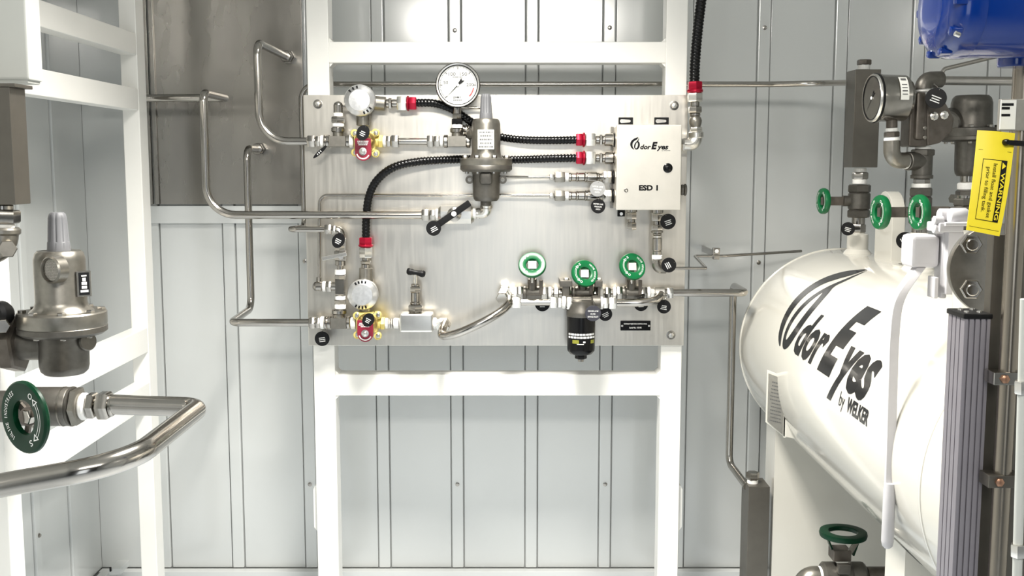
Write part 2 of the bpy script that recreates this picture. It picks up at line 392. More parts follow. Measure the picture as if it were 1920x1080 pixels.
# ---------------------------------------------------------------- shared makers
def axisU(X, Y0, Z): return U(X, Y0, Z)
def wheel(par, c, n, R, name='handwheel', green='green', hole=.47, th=.2, legend=1, up=Vector((0, 0, 1))):
    """flat ring handwheel: centre (world), normal, outer radius (m)"""
    n = n.normalized(); u = up.cross(n).normalized(); v = n.cross(u)
    w = MB().ring(c, n, [(R * .94, -R * th), (R, -R * th * .4), (R, R * th * .4), (R * .95, R * th * .95), (R * .9, R * th), (R * (hole + .08), R * th * .95), (R * hole, R * th * .6), (R * hole, -R * th)], 48).build(name, green, par)
    if legend:
        mb = MB(); O = c + n * (R * th * 1.06)
        def letter(ch, ang, h, wd):
            t = math.radians(ang); q = O + (u * math.cos(t) + v * math.sin(t)) * (R * .745)
            rad = u * math.cos(t) + v * math.sin(t); tg = u * math.sin(t) - v * math.cos(t)
            flat_text(mb, ch, q, tg, rad, -wd / 2, -h / 2, wd / 2, h / 2, .01)
        s = 'INLINE INDUSTRIES'
        for i, ch in enumerate(s):
            if ch != ' ': letter(ch, 236 - i * (114 / 16), R * .13, R * (.022 if ch == 'I' else .064))
        mb.build('legend', 'white_print', w); mb = MB()
        letter('O', 58, R * .17, R * .17); letter('S', -62, R * .17, R * .13)
        N = 16
        for k in range(N):
            t0, t1 = [math.radians(-36 + 72 * (k + d) / N) for d in (0, 1)]
            for r0, r1 in ((.70, .72), (.78, .80)):
                mb.quad(*[O + (u * math.cos(t) + v * math.sin(t)) * (R * r) for t, r in ((t0, r0), (t1, r0), (t1, r1), (t0, r1))])
        for t0, t1 in ((36, 50), (-36, -52)):
            pts = [(math.radians(t0), .63), (math.radians(t0), .87), (math.radians(t1), .75)]
            A, B, C = [O + (u * math.cos(t) + v * math.sin(t)) * (R * r) for t, r in pts]
            ce = (A + B + C) / 3
            A2, B2, C2 = [ce + (q - ce) * .55 for q in (A, B, C)]
            for q0, q1, q2, q3 in ((A, B, B2, A2), (B, C, C2, B2), (C, A, A2, C2)): mb.quad(q0, q1, q2, q3)
        mb.build('arrow_mark', 'white_print', w)
    return w
def tag(c, r, label, mat_='black', turn=0.0, nrm=(0, -1, 0), rows=3, seed=0, hang=(0, 14), lines=None, sx=1.0):
    """round identification tag hanging on a wire; c is (px, py, Y)"""
    ctr = V(c); R = S(r, c[2]); n = Vector(nrm).normalized()
    o = T('hanging_tag', label, 'tag', c)
    up = Vector((0, 0, 1)); u = (-n).cross(up).normalized(); v = u.cross(-n) 
    if v.z < 0: v = -v
    u = v.cross(n)
    t = math.radians(turn); u, v = u * math.cos(t) + v * math.sin(t), v * math.cos(t) - u * math.sin(t)
    pts = [ctr + (u * math.cos(a) * sx + v * math.sin(a)) * R for a in [2 * math.pi * k / 32 for k in range(32)]]
    d = MB().prism([q - n * (.6 * K) for q in pts], n * (1.2 * K)).build('disc', mat_, o, .25 * K, 1)
    mb = MB(); O = ctr + n * (.85 * K) - v * (R * .12)
    if lines:
        for i, s in enumerate(lines):
            w = R * (.5 if len(s) < 9 else .66) * (1 if len(s) > 6 else .6); yy = R * (.40 - .36 * i)
            flat_text(mb, s, O, u, v, -w, yy - R * .095, w, yy + R * .095, .0)
    else: dashes(mb, O, u, v, R * 1.0 * sx, R * .72, rows, seed, .42)
    mb.build('lettering', 'white_print', d)
    hp = ctr + v * (R * .82)
    tip = hp + Vector((S(hang[0], c[2]), 6 * K, S(hang[1], c[2])))
    MB().tube(catmull([hp + n * (.8 * K), (hp + tip) / 2 + u * (2.2 * K), tip], 6), .55 * K, 6).build('wire', 'fitting', o)
    return o
def hose(par, pts, r, name='hose'):
    pp = resample(catmull(pts, 24), 2.0 * K)
    return MB().tube(pp, lambda i: (r * (1.04 if (i % 3) else .90)) * K, 14).build(name, 'black_rubber', par, smooth=60)

# ---------------------------------------------------------------- tubing behind and around the plate
R_T = 7.2
YA = 1955.0
# tube from the upper port of the sheet
q = P(541, 108, YW - 14); X, Z = q.x / K, q.z / K - FLOOR
o = T('stainless_tube', 'bent steel tube from the upper port in the dark sheet to the upper tee', 'tube', q)
zr = P(540, 265, YA).z / K - FLOOR
pipe(o, 'tubing', 'tube', [q, U(X, YA, Z), U(X, YA, zr), P(600, 265, YA)], R_T, [22, 52])
MB().hex(U(X, YW - 14, Z), U(X, YW - 24, Z), 14 * K).build('bulkhead_nut', 'fitting', o)
MB().hex(U(X, YW - 26, Z), U(X, YW - 48, Z), 12 * K).build('hex_nut', 'fitting', o)
stack(o, [(577, 591, 12, 'h'), (592, 600.5, 10.5, 'h')], y=265)
# tube from the lower port of the sheet
YC = 2110.0
X = P(466, 400, YC).x / K; z1 = P(486, 280, YW - 14).z / K - FLOOR
o = T('stainless_tube', 'bent steel tube from the lower port in the dark sheet to the bottom tee', 'tube', U(X, YW - 14, z1))
zc = P(466, 578, YC).z / K - FLOOR; zr = P(540, 605, YA).z / K - FLOOR
pipe(o, 'tubing', 'tube', [U(X, YW - 14, z1), U(X, YC, z1), U(X, YC, zc), U(X, YA, zr), P(600, 605, YA)], R_T, [24, 26, 18])
MB().hex(U(X, YW - 14, z1), U(X, YW - 24, z1), 14 * K).build('bulkhead_nut', 'fitting', o)
MB().hex(U(X, YW - 26, z1), U(X, YW - 46, z1), 12 * K).build('hex_nut', 'fitting', o)
stack(o, [(580, 591, 12, 'h'), (592, 600.5, 10.5, 'h')], y=605)
# tube coming in from behind the left frame
Yf = 2112.0; X = P(385, 290, YA).x / K; z1 = P(400, 184, Yf).z / K - FLOOR; zr = P(600, 403, YA).z / K - FLOOR
o = T('stainless_tube', 'long steel tube from behind the left frame to the white ball valve', 'tube', U(X, Yf, z1))
pipe(o, 'tubing', 'tube', [U(-800, Yf, z1), U(X, Yf, z1), U(X, YA, z1), U(X, YA, zr), P(798, 403, YA)], 7.4, [14, 16, 52])
stack(o, [(791, 805, 12, 'h'), (806, 817, 10.5, 'h')], y=403)
# tube running behind the frame to the right
Yd = 2094.0; X = P(568, 300, Yd).x / K; z1 = P(900, 158, Yd).z / K - FLOOR; z2 = P(568, 426, Yd).z / K - FLOOR; z3 = P(580, 430, YA).z / K - FLOOR
o = T('stainless_tube', 'thin steel tube running behind the frame along the top of the plate', 'tube', U(X, Yd, z2))
pipe(o, 'tubing', 'tube', [P(1594, 155, 1980), P(1545, 156, 2085), P(1450, 158, Yd), U(X, Yd, z1), U(X, Yd, z2), U(X, YA, z3), P(613, 430, YA)], 5.6, [60, 60, 30, 16, 14])
stack(o, [(609, 622, 10, 'h'), (623, 628, 8.5, 'h')], y=430)
# small impulse tube on the plate
o = T('impulse_tube', 'thin impulse tube bent from the left elbow across behind the regulator', 'tube', P(598, 528, 1978))
pipe(o, 'tubing', 'tube', [P(598, 530, 1965), P(599, 366, 1978), P(1036, 366, 1962)], 2.9, 16, 10)
o = T('impulse_tube', 'short thin impulse tube right of the centre regulator', 'tube', P(940, 332, 1950))
pipe(o, 'tubing', 'tube', [P(935, 332, 1948), P(990, 332, 1960), P(1036, 332, 1962)], 2.9, 16, 10)

# ---------------------------------------------------------------- tees on the plate
def tee(label, x, y, up, Y=YA, half=24, r=12, name='pipe_tee', branch='up'):
    """cast pipe tee: run along the row, branch up to pixel row 'up'"""
    o = T(name, label, 'pipe fitting', (x, y, Y))
    if branch == 'up':
        mb = MB().cyl(V((x - half, y, Y)), V((x + half, y, Y)), S(r * .82, Y), None, 20, K).cyl(V((x, y, Y)), V((x, up, Y)), S(r * .82, Y), None, 20, K)
        mb.obox(V((x, y, Y)) + Vector((0, -S(2, Y), 0)), Vector((S(half * .66, Y), 0, 0)), Vector((0, S(r * .8, Y), 0)), Vector((0, 0, S(r * .78, Y))))
        mb.build('body', 'cast_light', o)
        cy(o, 'band', 'fitting', (x - half, y, Y), (x - half + 8, y, Y), r)
        cy(o, 'band', 'fitting', (x, up, Y), (x, up + 9, Y), r + 1)
        cy(o, 'band', 'fitting', (x + half - 8, y, Y), (x + half, y, Y), r)
    return o
o = tee('cast steel tee left of the upper yellow valve', 634, 265, 239, half=23)
stack(o, [(601, 607, 11, 't'), (607, 612, 12, 'c')], y=265)
stack(o, [(231, 238, 11, 't'), (219, 231, 13, 'h'), (212, 219, 9, 't'), (196, 212, 8.5, 'c', 'elbow')], x=634)
MB().lathe(P(634, 197, YA), Vector((0, 0, 1)), [(8.4 * K, 0), (7.4 * K, 3.2 * K), (4.2 * K, 6 * K), (0, 7 * K)], 16).build('elbow_cap', 'fitting', o)
cy(o, 'sense_tube', 'tube', (640, 200, YA), (668, 201, 1965), 2.6)
o = tee('cast steel tee left of the lower yellow valve', 636, 605, 580, half=22, r=13)
stack(o, [(601, 608, 12, 't'), (608, 614, 13, 'c')], y=605)
stack(o, [(570, 579, 11, 't')], x=638)
o = tee('cast steel tee under the round pressure gauge', 857, 265, 240, half=25, r=12)
stack(o, [(825, 831, 10, 't')], y=265)
stack(o, [(233, 241, 10, 't'), (223, 234, 11, 'h', 'hex_nut', 'black')], x=857)
stack(o, [(868, 872, 11, 'c'), (872.5, 876.5, 12, 'c'), (877, 882, 11, 'c')], y=245, Y=1965)
# small tee in the left column
o = T('pipe_tee', 'small steel tee in the left column with its branch elbow to the left', 'pipe fitting', (638, 537, YA))
mb = MB().cyl(P(638, 517, YA), P(638, 554, YA), 8.5 * K, None, 18, K).cyl(P(638, 537, YA), P(616, 537, YA), 8 * K, None, 18, K)
mb.obox(P(638, 537, YA - 2), Vector((8 * K, 0, 0)), Vector((0, 9 * K, 0)), Vector((0, 0, 13 * K))).build('body', 'fitting', o)
stack(o, [(516, 524, 11, 'h'), (546, 554, 10.5, 'h'), (554.5, 562, 10, 't'), (562, 570, 12, 'h'), (505, 515, 10.5, 't')], x=638)
stack(o, [(612, 622, 11, 'h'), (605, 611, 10, 't'), (592, 604, 9, 'c', 'elbow')], y=537)
MB().lathe(P(593, 537, YA), Vector((-1, 0, 0)), [(9 * K, 0), (8 * K, 3 * K), (4.5 * K, 6 * K), (0, 7 * K)], 16).build('elbow_cap', 'fitting', o)
cy(o, 'tube_port', 'fitting', (597, 534, YA + 6), (598, 520, 1966), 5)

# ---------------------------------------------------------------- conduit boxes
def conduit_box(label, x, y, dirs, slots):
    o = T('conduit_box', label, 'junction box', (x, y, 1985))
    d = Vector((0, -1, 0)); c = P(x, y, 1988)
    MB().lathe(c, d, [(20 * K, 0), (24 * K, 4 * K), (24 * K, 36 * K), (22 * K, 38 * K)], 32).build('body', 'cast_light', o)
    cap = MB().lathe(c, d, [(27 * K, 34 * K), (28.4 * K, 36 * K), (28.4 * K, 44 * K), (26.5 * K, 47 * K), (20 * K, 50 * K), (19 * K, 51.5 * K), (0, 52.5 * K)], 40).build('cover', 'alu_cap', o)
    for a in slots:
        t = math.radians(a); rad = Vector((math.cos(t), 0, math.sin(t))); tg = Vector((-math.sin(t), 0, math.cos(t)))
        MB().obox(c + d * (47.0 * K) + rad * (23.6 * K), rad * (2.6 * K), tg * (1.5 * K), d * (2.6 * K)).build('wrench_notch', 'black', cap)
    for (dx, dy) in dirs:
        MB().cyl(P(x + dx * 16, y + dy * 16, 1964), P(x + dx * (42 if dx else 45), y + dy * (42 if dx else 45), 1964), 13 * K, 12.4 * K, 24, K).build('hub', 'cast_light', o)
    return o
conduit_box('round silver conduit box above the upper yellow valve', 681, 191, ((1, .09), (0, 1)), (100, 118, 136, 290, 307, 324))
conduit_box('round silver conduit box above the lower yellow valve', 686, 547, ((0, -1), (0, 1)), (75, 90, 105, 120, 240, 255, 270, 285))

# ---------------------------------------------------------------- flexible conduits with red glands
YC1 = 1962.0
o = T('flexible_conduit', 'black flexible conduit from the upper round box down behind the regulator', 'conduit', (780, 194, YC1))
hose(o, [P(776, 193, 1962), P(815, 194, 1960), P(848, 205, 1960), P(880, 226, 1966), P(912, 246, 1976), P(942, 257, 1972), P(985, 262, 1962), P(1035, 263, 1958), P(1084, 262, 1958)], 7.2)
stack(o, [(724, 730, 8, 'n'), (729, 735, 11, 'h'), (735, 746, 7.5, 'n'), (745, 763, 14.5, 'h', 'hex_nut', 'fitting_bright'), (763, 767, 14.5, 'c', 'red_gland', 'red_anod'), (767, 781, 13, 'h', 'red_gland', 'red_anod')], y=194, Y=YC1)
def box_gland(o, y, Y=1958):
    stack(o, [(1080, 1092, 12.6, 'h', 'red_gland', 'red_anod'), (1092, 1097, 13.6, 'c', 'red_gland', 'red_anod'), (1098, 1116, 13, 'h', 'hex_nut', 'fitting_bright'), (1117, 1124, 7.5, 'n'), (1124, 1129, 10.5, 'h'), (1129, 1134, 8, 'n'), (1133, 1150, 11.5, 'c', 'hub')], y=y, Y=Y)
box_gland(o, 262)
o = T('flexible_conduit', 'black flexible conduit curving up from the lower round box to the control box', 'conduit', (686, 445, YC1))
hose(o, [P(686, 450, 1964), P(687, 405, 1962), P(692, 368, 1958), P(707, 338, 1954), P(738, 314, 1950), P(785, 303, 1956), P(850, 299, 1974), P(910, 298, 1980), P(965, 299, 1972), P(1030, 297, 1958), P(1084, 296, 1958)], 7.4)
stack(o, [(445, 459, 13.2, 'h', 'red_gland', 'red_anod'), (458, 463, 14, 'c', 'red_gland', 'red_anod'), (464, 483, 13.2, 'h', 'hex_nut', 'fitting_bright'), (483, 489, 7, 'n'), (489, 495, 10.5, 'h'), (495, 503, 8.5, 'n')], x=686, Y=1964)
box_gland(o, 296)
o = T('flexible_conduit', 'black flexible conduit rising out of the picture beside the control box', 'conduit', (1303, 160, 1960))
hose(o, [P(1302, 156, 1960), P(1303, 120, 1960), P(1308, 60, 1958), P(1315, 0, 1955), P(1324, -70, 1950), P(1334, -150, 1950)], 9.2)
stack(o, [(153, 168, 14, 'h', 'red_gland', 'red_anod'), (167, 174, 15, 'c', 'red_gland', 'red_anod'), (174, 191, 14.5, 'h', 'hex_nut', 'fitting_bright'), (191, 200, 8.5, 'n'), (200, 212, 13, 'h'), (212, 218, 10, 'n')], x=1303, Y=1960)
MB().lathe(P(1304, 218, 1960), Vector((0, 0, -1)), [(8 * K, 0), (10.5 * K, 3 * K), (12 * K, 8 * K), (11 * K, 14 * K), (9.6 * K, 18 * K), (9.6 * K, 24 * K)], 20).build('union', 'cast_light', o)
stack(o, [(238, 248, 12, 'h', 'hex_nut', 'fitting_bright'), (247, 259, 14, 'c', 'hub', 'fitting_bright')], x=1305, Y=1960)
pts = fillet([P(1305, 255, 1960), P(1303, 271, 1958), P(1282, 271, 1958)], 13 * K)
MB().tube(pts, 12 * K, 20).build('elbow', 'fitting_bright', o)
stack(o, [(1276, 1288, 12.5, 'h')], y=271, Y=1958)

# ---------------------------------------------------------------- yellow actuated valves
def yellow_valve(label, x, y):
    o = T('shutoff_valve', label, 'valve', (x, y, YP))
    b_ = pbox(o, 'body', 'yellow_brass', x - 18, y - 18, x + 22, y + 20, 1938, 1974, 4)
    MB().lathe(P(x + 4, y + 1, 1942), Vector((0, -1, 0)), [(19 * K, 0), (19 * K, 5 * K), (15 * K, 8 * K), (13 * K, 14 * K)], 24).build('bonnet', 'brass', o)
    for dx, dy in ((-15, -14), (24, -15), (24, 24), (-14, 22)):
        e = MB().lathe(P(x + dx, y + dy, 1950), Vector((0, -1, 0)), [(7.2 * K, 0), (7.2 * K, 9 * K), (6 * K, 10 * K)], 16).build('ear', 'yellow_brass', o)
        MB().lathe(P(x + dx, y + dy, 1941), Vector((0, -1, 0)), [(4.4 * K, 0), (4.4 * K, 3 * K), (3 * K, 4.4 * K), (0, 4.6 * K)], 8).build('screw', 'fitting_bright', e)
    stack(o, [(x - 27, x - 18, 11.5, 't'), (x + 29, x + 37, 12.5, 'h', 'port', 'yellow_brass'), (x + 22, x + 30, 10.5, 'c', 'port', 'yellow_brass'), (x + 37, x + 43, 10, 't')], y=y + 1)
    poly = [(-15, 13), (14, 13), (14, -12)] + [(-.5 + 14.5 * math.cos(t), -12 + 15 * math.sin(t)) for t in [-math.pi * k / 14 for k in range(1, 14)]] + [(-15, -12)]
    O = P(x, y + 9, 1926)
    rp = MB().prism([O + Vector((a * K, 0, c * K)) for a, c in poly], Vector((0, 9 * K, 0))).build('red_plate', 'red_plate', o, .8 * K)
    mb = MB(); Of = O + Vector((0, -.5 * K, 0))
    dashes(mb, Of + Vector((-.5 * K, 0, 4.6 * K)), Vector((1, 0, 0)), Vector((0, 0, 1)), 23 * K, 9 * K, 3, int(x))
    for k in range(14):
        t = math.radians(200 + 140 * k / 14); rr = 11.3
        for dd in (0,):
            q0 = Of + Vector(((-.5 + rr * math.cos(t)) * K, 0, (-12 + rr * math.sin(t)) * K))
            mb.quad(*[q0 + Vector((sx * 1.0 * K, 0, sz * 1.0 * K)) for sx, sz in ((-1, -1), (1, -1), (1, 1), (-1, 1))])
    mb.build('lettering', 'white_print', rp)
    MB().lathe(P(x - .5, y + 20, 1926), Vector((0, -1, 0)), [(7 * K, -1 * K), (7 * K, 1.4 * K), (4.4 * K, 1.6 * K), (4.4 * K, 5 * K), (2.5 * K, 6 * K), (0, 6 * K)], 12).build('bolt', 'fitting_bright', o)
    return o
yellow_valve('yellow bodied valve with red plate in the upper row', 681, 264)
yellow_valve('yellow bodied valve with red plate in the lower row', 685, 605)
# upper row: short tube between the valve and the tee
o = T('stainless_tube', 'short straight steel tube between the upper yellow valve and gauge tee', 'tube', (775, 265, YA))
stack(o, [(724, 733, 11, 'h'), (734, 748, 12.5, 'h'), (748, 803, 6.6, 'c', 'tubing', 'tube'), (801, 813, 12, 'h'), (814, 825, 11, 'h')], y=265)

# ---------------------------------------------------------------- pressure gauges
def gauge(o, c, n, R, depth, up, nums, small=True):
    """dial gauge: centre of the dial (m), outward normal, radius (m)"""
    n = n.normalized(); u = up.cross(n).normalized(); v = n.cross(u)
    MB().lathe(c - n * depth, n, [(R * .8, 0), (R * .95, depth * .12), (R * .97, depth * .8), (R, depth * .84), (R, depth), (R * .93, depth * 1.05)], 48).build('case', 'fitting', o)
    MB().ring(c, n, [(R, -.05 * R), (R * 1.0, .06 * R), (R * .97, .1 * R), (R * .9, .09 * R), (R * .885, 0), (R * .9, -.05 * R)], 56).build('bezel', 'fitting_bright', o)
    MB().ring(c, n, [(R * .915, .03 * R), (R * .915, .105 * R), (R * .875, .095 * R), (R * .875, .03 * R)], 56).build('gasket', 'black', o)
    MB().ring(c, n, [(R * 1.025, -.1 * R), (R * 1.03, -.02 * R), (R * .99, .0 * R), (R * .97, -.1 * R)], 56).build('case_rim', 'black', o)
    fc = c + n * (R * .045)
    d = MB().lathe(fc - n * (R * .02), n, [(R * .9, 0), (R * .9, R * .02)], 48).build('dial', 'dial', o)
    O = fc + n * (R * .012); mb = MB()
    def bar(ang, r0, r1, w):
        t = math.radians(ang); dr = u * math.cos(t) + v * math.sin(t); tg = u * math.sin(t) - v * math.cos(t)
        mb.quad(O + dr * (R * r0) - tg * (R * w), O + dr * (R * r0) + tg * (R * w), O + dr * (R * r1) + tg * (R * w), O + dr * (R * r1) - tg * (R * w))
    for k in range(0, 51):
        a = 225 - 270 * k / 60
        bar(a, .78 if k % 10 else .70, .84, .012 if k % 10 else .022)
    for s, a in nums:
        t = math.radians(a); x, y = .56 * math.cos(t), .56 * math.sin(t)
        flat_text(mb, s, O, u * R, v * R, x - .055 * len(s), y - .075, x + .055 * len(s), y + .075, .015)
    dashes(mb, O + v * (R * .36), u, v, R * .5, R * .07, 1, 3); dashes(mb, O - v * (R * .68), u, v, R * .55, R * .07, 1, 5); dashes(mb, O - v * (R * .55), u, v, R * .16, R * .06, 1, 7)
    mb.build('dial_marks', 'grey_print', d)
    mb = MB(); N = 6
    for k in range(N):
        t0, t1 = [math.radians(-10 - 34 * (k + e) / N) for e in (0, 1)]
        mb.quad(*[O + (u * math.cos(t) + v * math.sin(t)) * (R * r) for t, r in ((t0, .70), (t1, .70), (t1, .76), (t0, .76))])
    mb.build('red_zone', 'red_print', d)
    t = math.radians(227); dr = u * math.cos(t) + v * math.sin(t); tg = u * math.sin(t) - v * math.cos(t); O2 = O + n * (R * .03)
    nd = MB(); nd.quad(O2 - tg * (R * .02), O2 + tg * (R * .02), O2 + dr * (R * .76) + tg * (R * .006), O2 + dr * (R * .76) - tg * (R * .006))
    nd.quad(O2 - tg * (R * .03), O2 + tg * (R * .03), O2 - dr * (R * .36) + tg * (R * .10), O2 - dr * (R * .28), O2 - dr * (R * .36) - tg * (R * .10))
    nd.build('needle', 'black', d)
    MB().lathe(O2, n, [(R * .07, 0), (R * .06, R * .03), (0, R * .035)], 14).build('needle_hub', 'white_print', d)
    return u, v
o = T('pressure_gauge', 'round white dial pressure gauge standing above the plate', 'gauge', (857, 224, YA))
gauge(o, P(858.5, 159.5, 1934), Vector((0, -1, 0)), 39 * K, 26 * K, Vector((0, 0, 1)), (('50', 168), ('100', 118), ('150', 62), ('200', 2), ('psi', -94)))
stack(o, [(196, 214, 7.5, 'c', 'stem'), (213, 224, 9, 'h')], x=857)
cy(o, 'vent_tube', 'tube', (862, 201, 1958), (902, 202, 1962), 2.4)

# ---------------------------------------------------------------- pressure regulators
def flutes_cap(par, base, h, r0, r1, n=9, matn='grey_plastic'):
    """fluted tapering plastic cap standing on base"""
    vv = []; ff = []; seg = n * 6; hs = [(0, 1), (.22, 1), (.24, .97), (.85, 1), (.96, .9), (1.0, .7)]
    for hh, sc in hs:
        for k in range(seg):
            t = 2 * math.pi * k / seg
            r = (r0 + (r1 - r0) * hh) * sc * ((1 - .085 * max(0, math.cos(n * t)) ** 2) if hh > .23 else 1)
            vv.append(base + Vector((r * math.cos(t), r * math.sin(t), h * hh)))
    for i in range(len(hs) - 1):
        for k in range(seg):
            k2 = (k + 1) % seg; ff.append([i * seg + k, i * seg + k2, (i + 1) * seg + k2, (i + 1) * seg + k])
    ff.append(list(range(seg - 1, -1, -1))); ff.append(list(range((len(hs) - 1) * seg, len(hs) * seg)))
    return MB().add(vv, ff).build('adjusting_cap', matn, par)
Zv = Vector((0, 0, 1))
def regulator(label, x, Y, ys, cap_r, bon_r, fl_r, body_r, light='cast_light', dark='cast', cat='regulator', dome=False):
    """spring regulator: ys = cap top, bonnet top, flange top, flange mid, flange bottom, body bottom (pixel rows)"""
    o = T('pressure_regulator', label, cat, (x, ys[5], Y))
    h = lambda i: P(x, ys[i], Y).z
    B = lambda i: Vector((P(x, ys[2], Y).x, Y * K, h(i)))
    s = lambda n: S(n, Y)
    if dome:
        L = h(0) - h(1); r_ = s(cap_r[0]); MB().lathe(B(1), Zv, [(r_ * 1.08, -L * .05), (r_ * 1.03, L * .1), (r_, L * .75), (r_ * .93, L * .9), (r_ * .8, L * .98), (0, L)], 32).build('spring_housing', light, o)
    else: flutes_cap(o, B(1), h(0) - h(1), s(cap_r[0]), s(cap_r[1]))
    L = h(1) - h(2)
    MB().lathe(B(2), Zv, [(s(bon_r * 1.25), 0), (s(bon_r * 1.06), L * .07), (s(bon_r), L * .16), (s(bon_r), L * .86), (s(bon_r * .93), L * .96), (s(bon_r * .84), L), (0, L)], 36).build('bonnet', light, o)
    L = h(2) - h(3)
    f = MB().lathe(B(3), Zv, [(s(fl_r * .985), 0), (s(fl_r), L * .1), (s(fl_r), L * .9), (s(fl_r * .97), L)], 48).build('upper_flange', light, o)
    L = h(3) - h(4)
    MB().lathe(B(4), Zv, [(s(fl_r * .9), 0), (s(fl_r), L * .35), (s(fl_r), L * .92), (s(fl_r * .985), L)], 48).build('lower_flange', dark, o)
    for k in range(8):
        t = 2 * math.pi * (k + .5) / 8; q = B(2) + Vector((math.cos(t), math.sin(t), 0)) * s(fl_r * .86)
        MB().hex(q - Zv * K, q + Zv * s(5), s(fl_r * .105)).build('bolt', 'fitting', o)
        q = B(4) + Vector((math.cos(t), math.sin(t), 0)) * s(fl_r * .8)
        MB().hex(q + Zv * s(3), q - Zv * s(3.5), s(fl_r * .07)).build('bolt', 'fitting', o)
    L = h(4) - h(5)
    MB().lathe(B(5), Zv, [(0, 0), (s(body_r * .78), 0), (s(body_r * .92), L * .08), (s(body_r * .97), L * .2), (s(body_r), L * .9), (s(body_r * 1.1), L * 1.03)], 36).build('body', dark, o)
    return o
YR = 1932.0
o = regulator('grey spring regulator with white label in the middle of the plate', 911.5, YR, (176, 223, 297, 310, 322, 377), (12, 9.5), 26.5, 48, 25.5)
cy(o, 'outlet', 'cast', (911, 374, YR), (911, 386, YR), 10)
lab = pbox(o, 'label', 'label_white', 895.5, 243, 926.5, 280, YR - 28.5, YR - 20, .8)
mb = MB(); dashes(mb, P(911, 261.5, YR - 28.9), Vector((1, 0, 0)), Zv, 27 * K, 32 * K, 5, 9, .4); mb.build('lettering', 'grey_print', lab)
for dx in (-1, 1):
    q = P(911.5 + dx * 31, 337, YR)
    MB().ring(q, Vector((0, -1, 0)), [(7.5 * K, -3 * K), (7.5 * K, 3 * K), (3.6 * K, 3 * K), (3.6 * K, -3 * K)], 20).build('lug', 'cast', o)
cy(o, 'side_port', 'cast_light', (893, 249, YR + 6), (879, 249, YR + 14), 13, 10)
pbox(o, 'boss', 'cast', 899, 322, 923, 346, YR - 29, YR - 10, 5)

o = T('pipe_elbow', 'bright steel elbow joining the ball valve to the centre regulator', 'pipe fitting', (905, 400, 1945))
MB().tube(fillet([P(893, 400, 1948), P(912, 400, 1942), P(912, 383, YR + 4)], 11 * K), 9.5 * K, 18).build('bend', 'fitting_bright', o)
stack(o, [(887, 893, 10, 't'), (893, 900, 11.5, 'h')], y=400, Y=1948)
cy(o, 'band', 'fitting', (912, 391, 1940), (912, 384, 1939), 11.5)

# ---------------------------------------------------------------- ball valve with black lever
o = T('ball_valve', 'bright steel ball valve with diagonal black lever below the regulator', 'valve', (855, 402, 1955))
z = lambda y: P(855, y, YA).z
MB().lathe(P(822, 402.5, YA), Vector((1, 0, 0)), [(13 * K, 0), (17.5 * K, 5 * K), (17.5 * K, 60 * K), (13 * K, 65 * K)], 8, math.pi / 8).build('body', 'fitting_bright', o)
MB().lathe(P(852, 402, YA - 14), Vector((0, -1, 0)), [(13 * K, -4 * K), (13 * K, 6 * K), (9 * K, 8 * K), (9 * K, 12 * K), (6 * K, 13 * K), (6 * K, 20 * K)], 24).build('stem', 'fitting', o)
stack(o, [(817, 823, 10.5, 't')], y=402.5)
a, b_ = P(881, 380, 1918), P(817, 424, 1918); d = (b_ - a).normalized(); w = Vector((0, -1, 0)).cross(d).normalized()
lv = MB().obox((a + b_) / 2, d * ((b_ - a).length / 2), w * (6 * K), Vector((0, 3.4 * K, 0))).build('lever', 'black', o, 1.4 * K)
MB().lathe(P(851, 401, 1914), Vector((0, -1, 0)), [(4.6 * K, 0), (4.6 * K, 2 * K), (2 * K, 3.2 * K), (0, 3.2 * K)], 14).build('lever_nut', 'white_print', lv)

# ---------------------------------------------------------------- left column: elbow and toggle valve
o = T('toggle_valve', 'small steel valve with flat bar handle in the left column', 'valve', (638, 470, YA))
MB().tube(fillet([P(624, 432, YA), P(639, 432, YA), P(638, 448, YA)], 8 * K), 8.6 * K, 16).build('elbow', 'fitting', o)
stack(o, [(622, 630, 10, 'h')], y=432)
stack(o, [(446, 454, 12, 'h'), (454, 470, 10.5, 'h', 'body'), (470, 488, 12, 'h', 'body'), (488, 498, 10, 'c', 'body'), (497, 506, 6, 'n')], x=638)
cy(o, 'stem', 'fitting', (639, 481, YA - 8), (639, 481, YA - 24), 6)
a, b_ = P(604, 485, YA - 24), P(650, 476, YA - 24); d = (b_ - a).normalized(); w = Vector((0, -1, 0)).cross(d).normalized()
MB().obox((a + b_) / 2, d * ((b_ - a).length / 2), w * (3.6 * K), Vector((0, 2 * K, 0))).build('handle', 'fitting_bright', o, .8 * K)

# ---------------------------------------------------------------- needle valve
o = T('needle_valve', 'bright steel needle valve with black bar handle at bottom row', 'valve', (780, 606, YA))
pbox(o, 'body', 'fitting_bright', 748, 588, 812, 624, 1936, 1974, 5)
stack(o, [(728, 733, 9.5, 'h'), (733, 737, 11, 'h'), (738, 748, 10, 't'), (812, 819, 10.5, 't')], y=606)
stack(o, [(588, 584, 13, 'c'), (584, 571, 14.5, 'h'), (571, 566, 10, 'c'), (566, 548, 8.5, 'n', 'bonnet'), (548, 537, 10.5, 'h'), (537, 532, 8, 'c'), (533, 512, 3.4, 'c', 'stem', 'fitting_bright')], x=779)
a, b_ = P(763, 508, YA), P(797, 514, YA)
MB().lathe(a, b_ - a, [(0, -1 * K), (4.4 * K, 0), (6.6 * K, 3 * K), (6.6 * K, 7 * K), (5.2 * K, 12 * K), (5.2 * K, (b_ - a).length - 12 * K), (6.6 * K, (b_ - a).length - 7 * K), (6.6 * K, (b_ - a).length - 3 * K), (4.4 * K, (b_ - a).length), (0, (b_ - a).length + K)], 18).build('bar_handle', 'black', o)
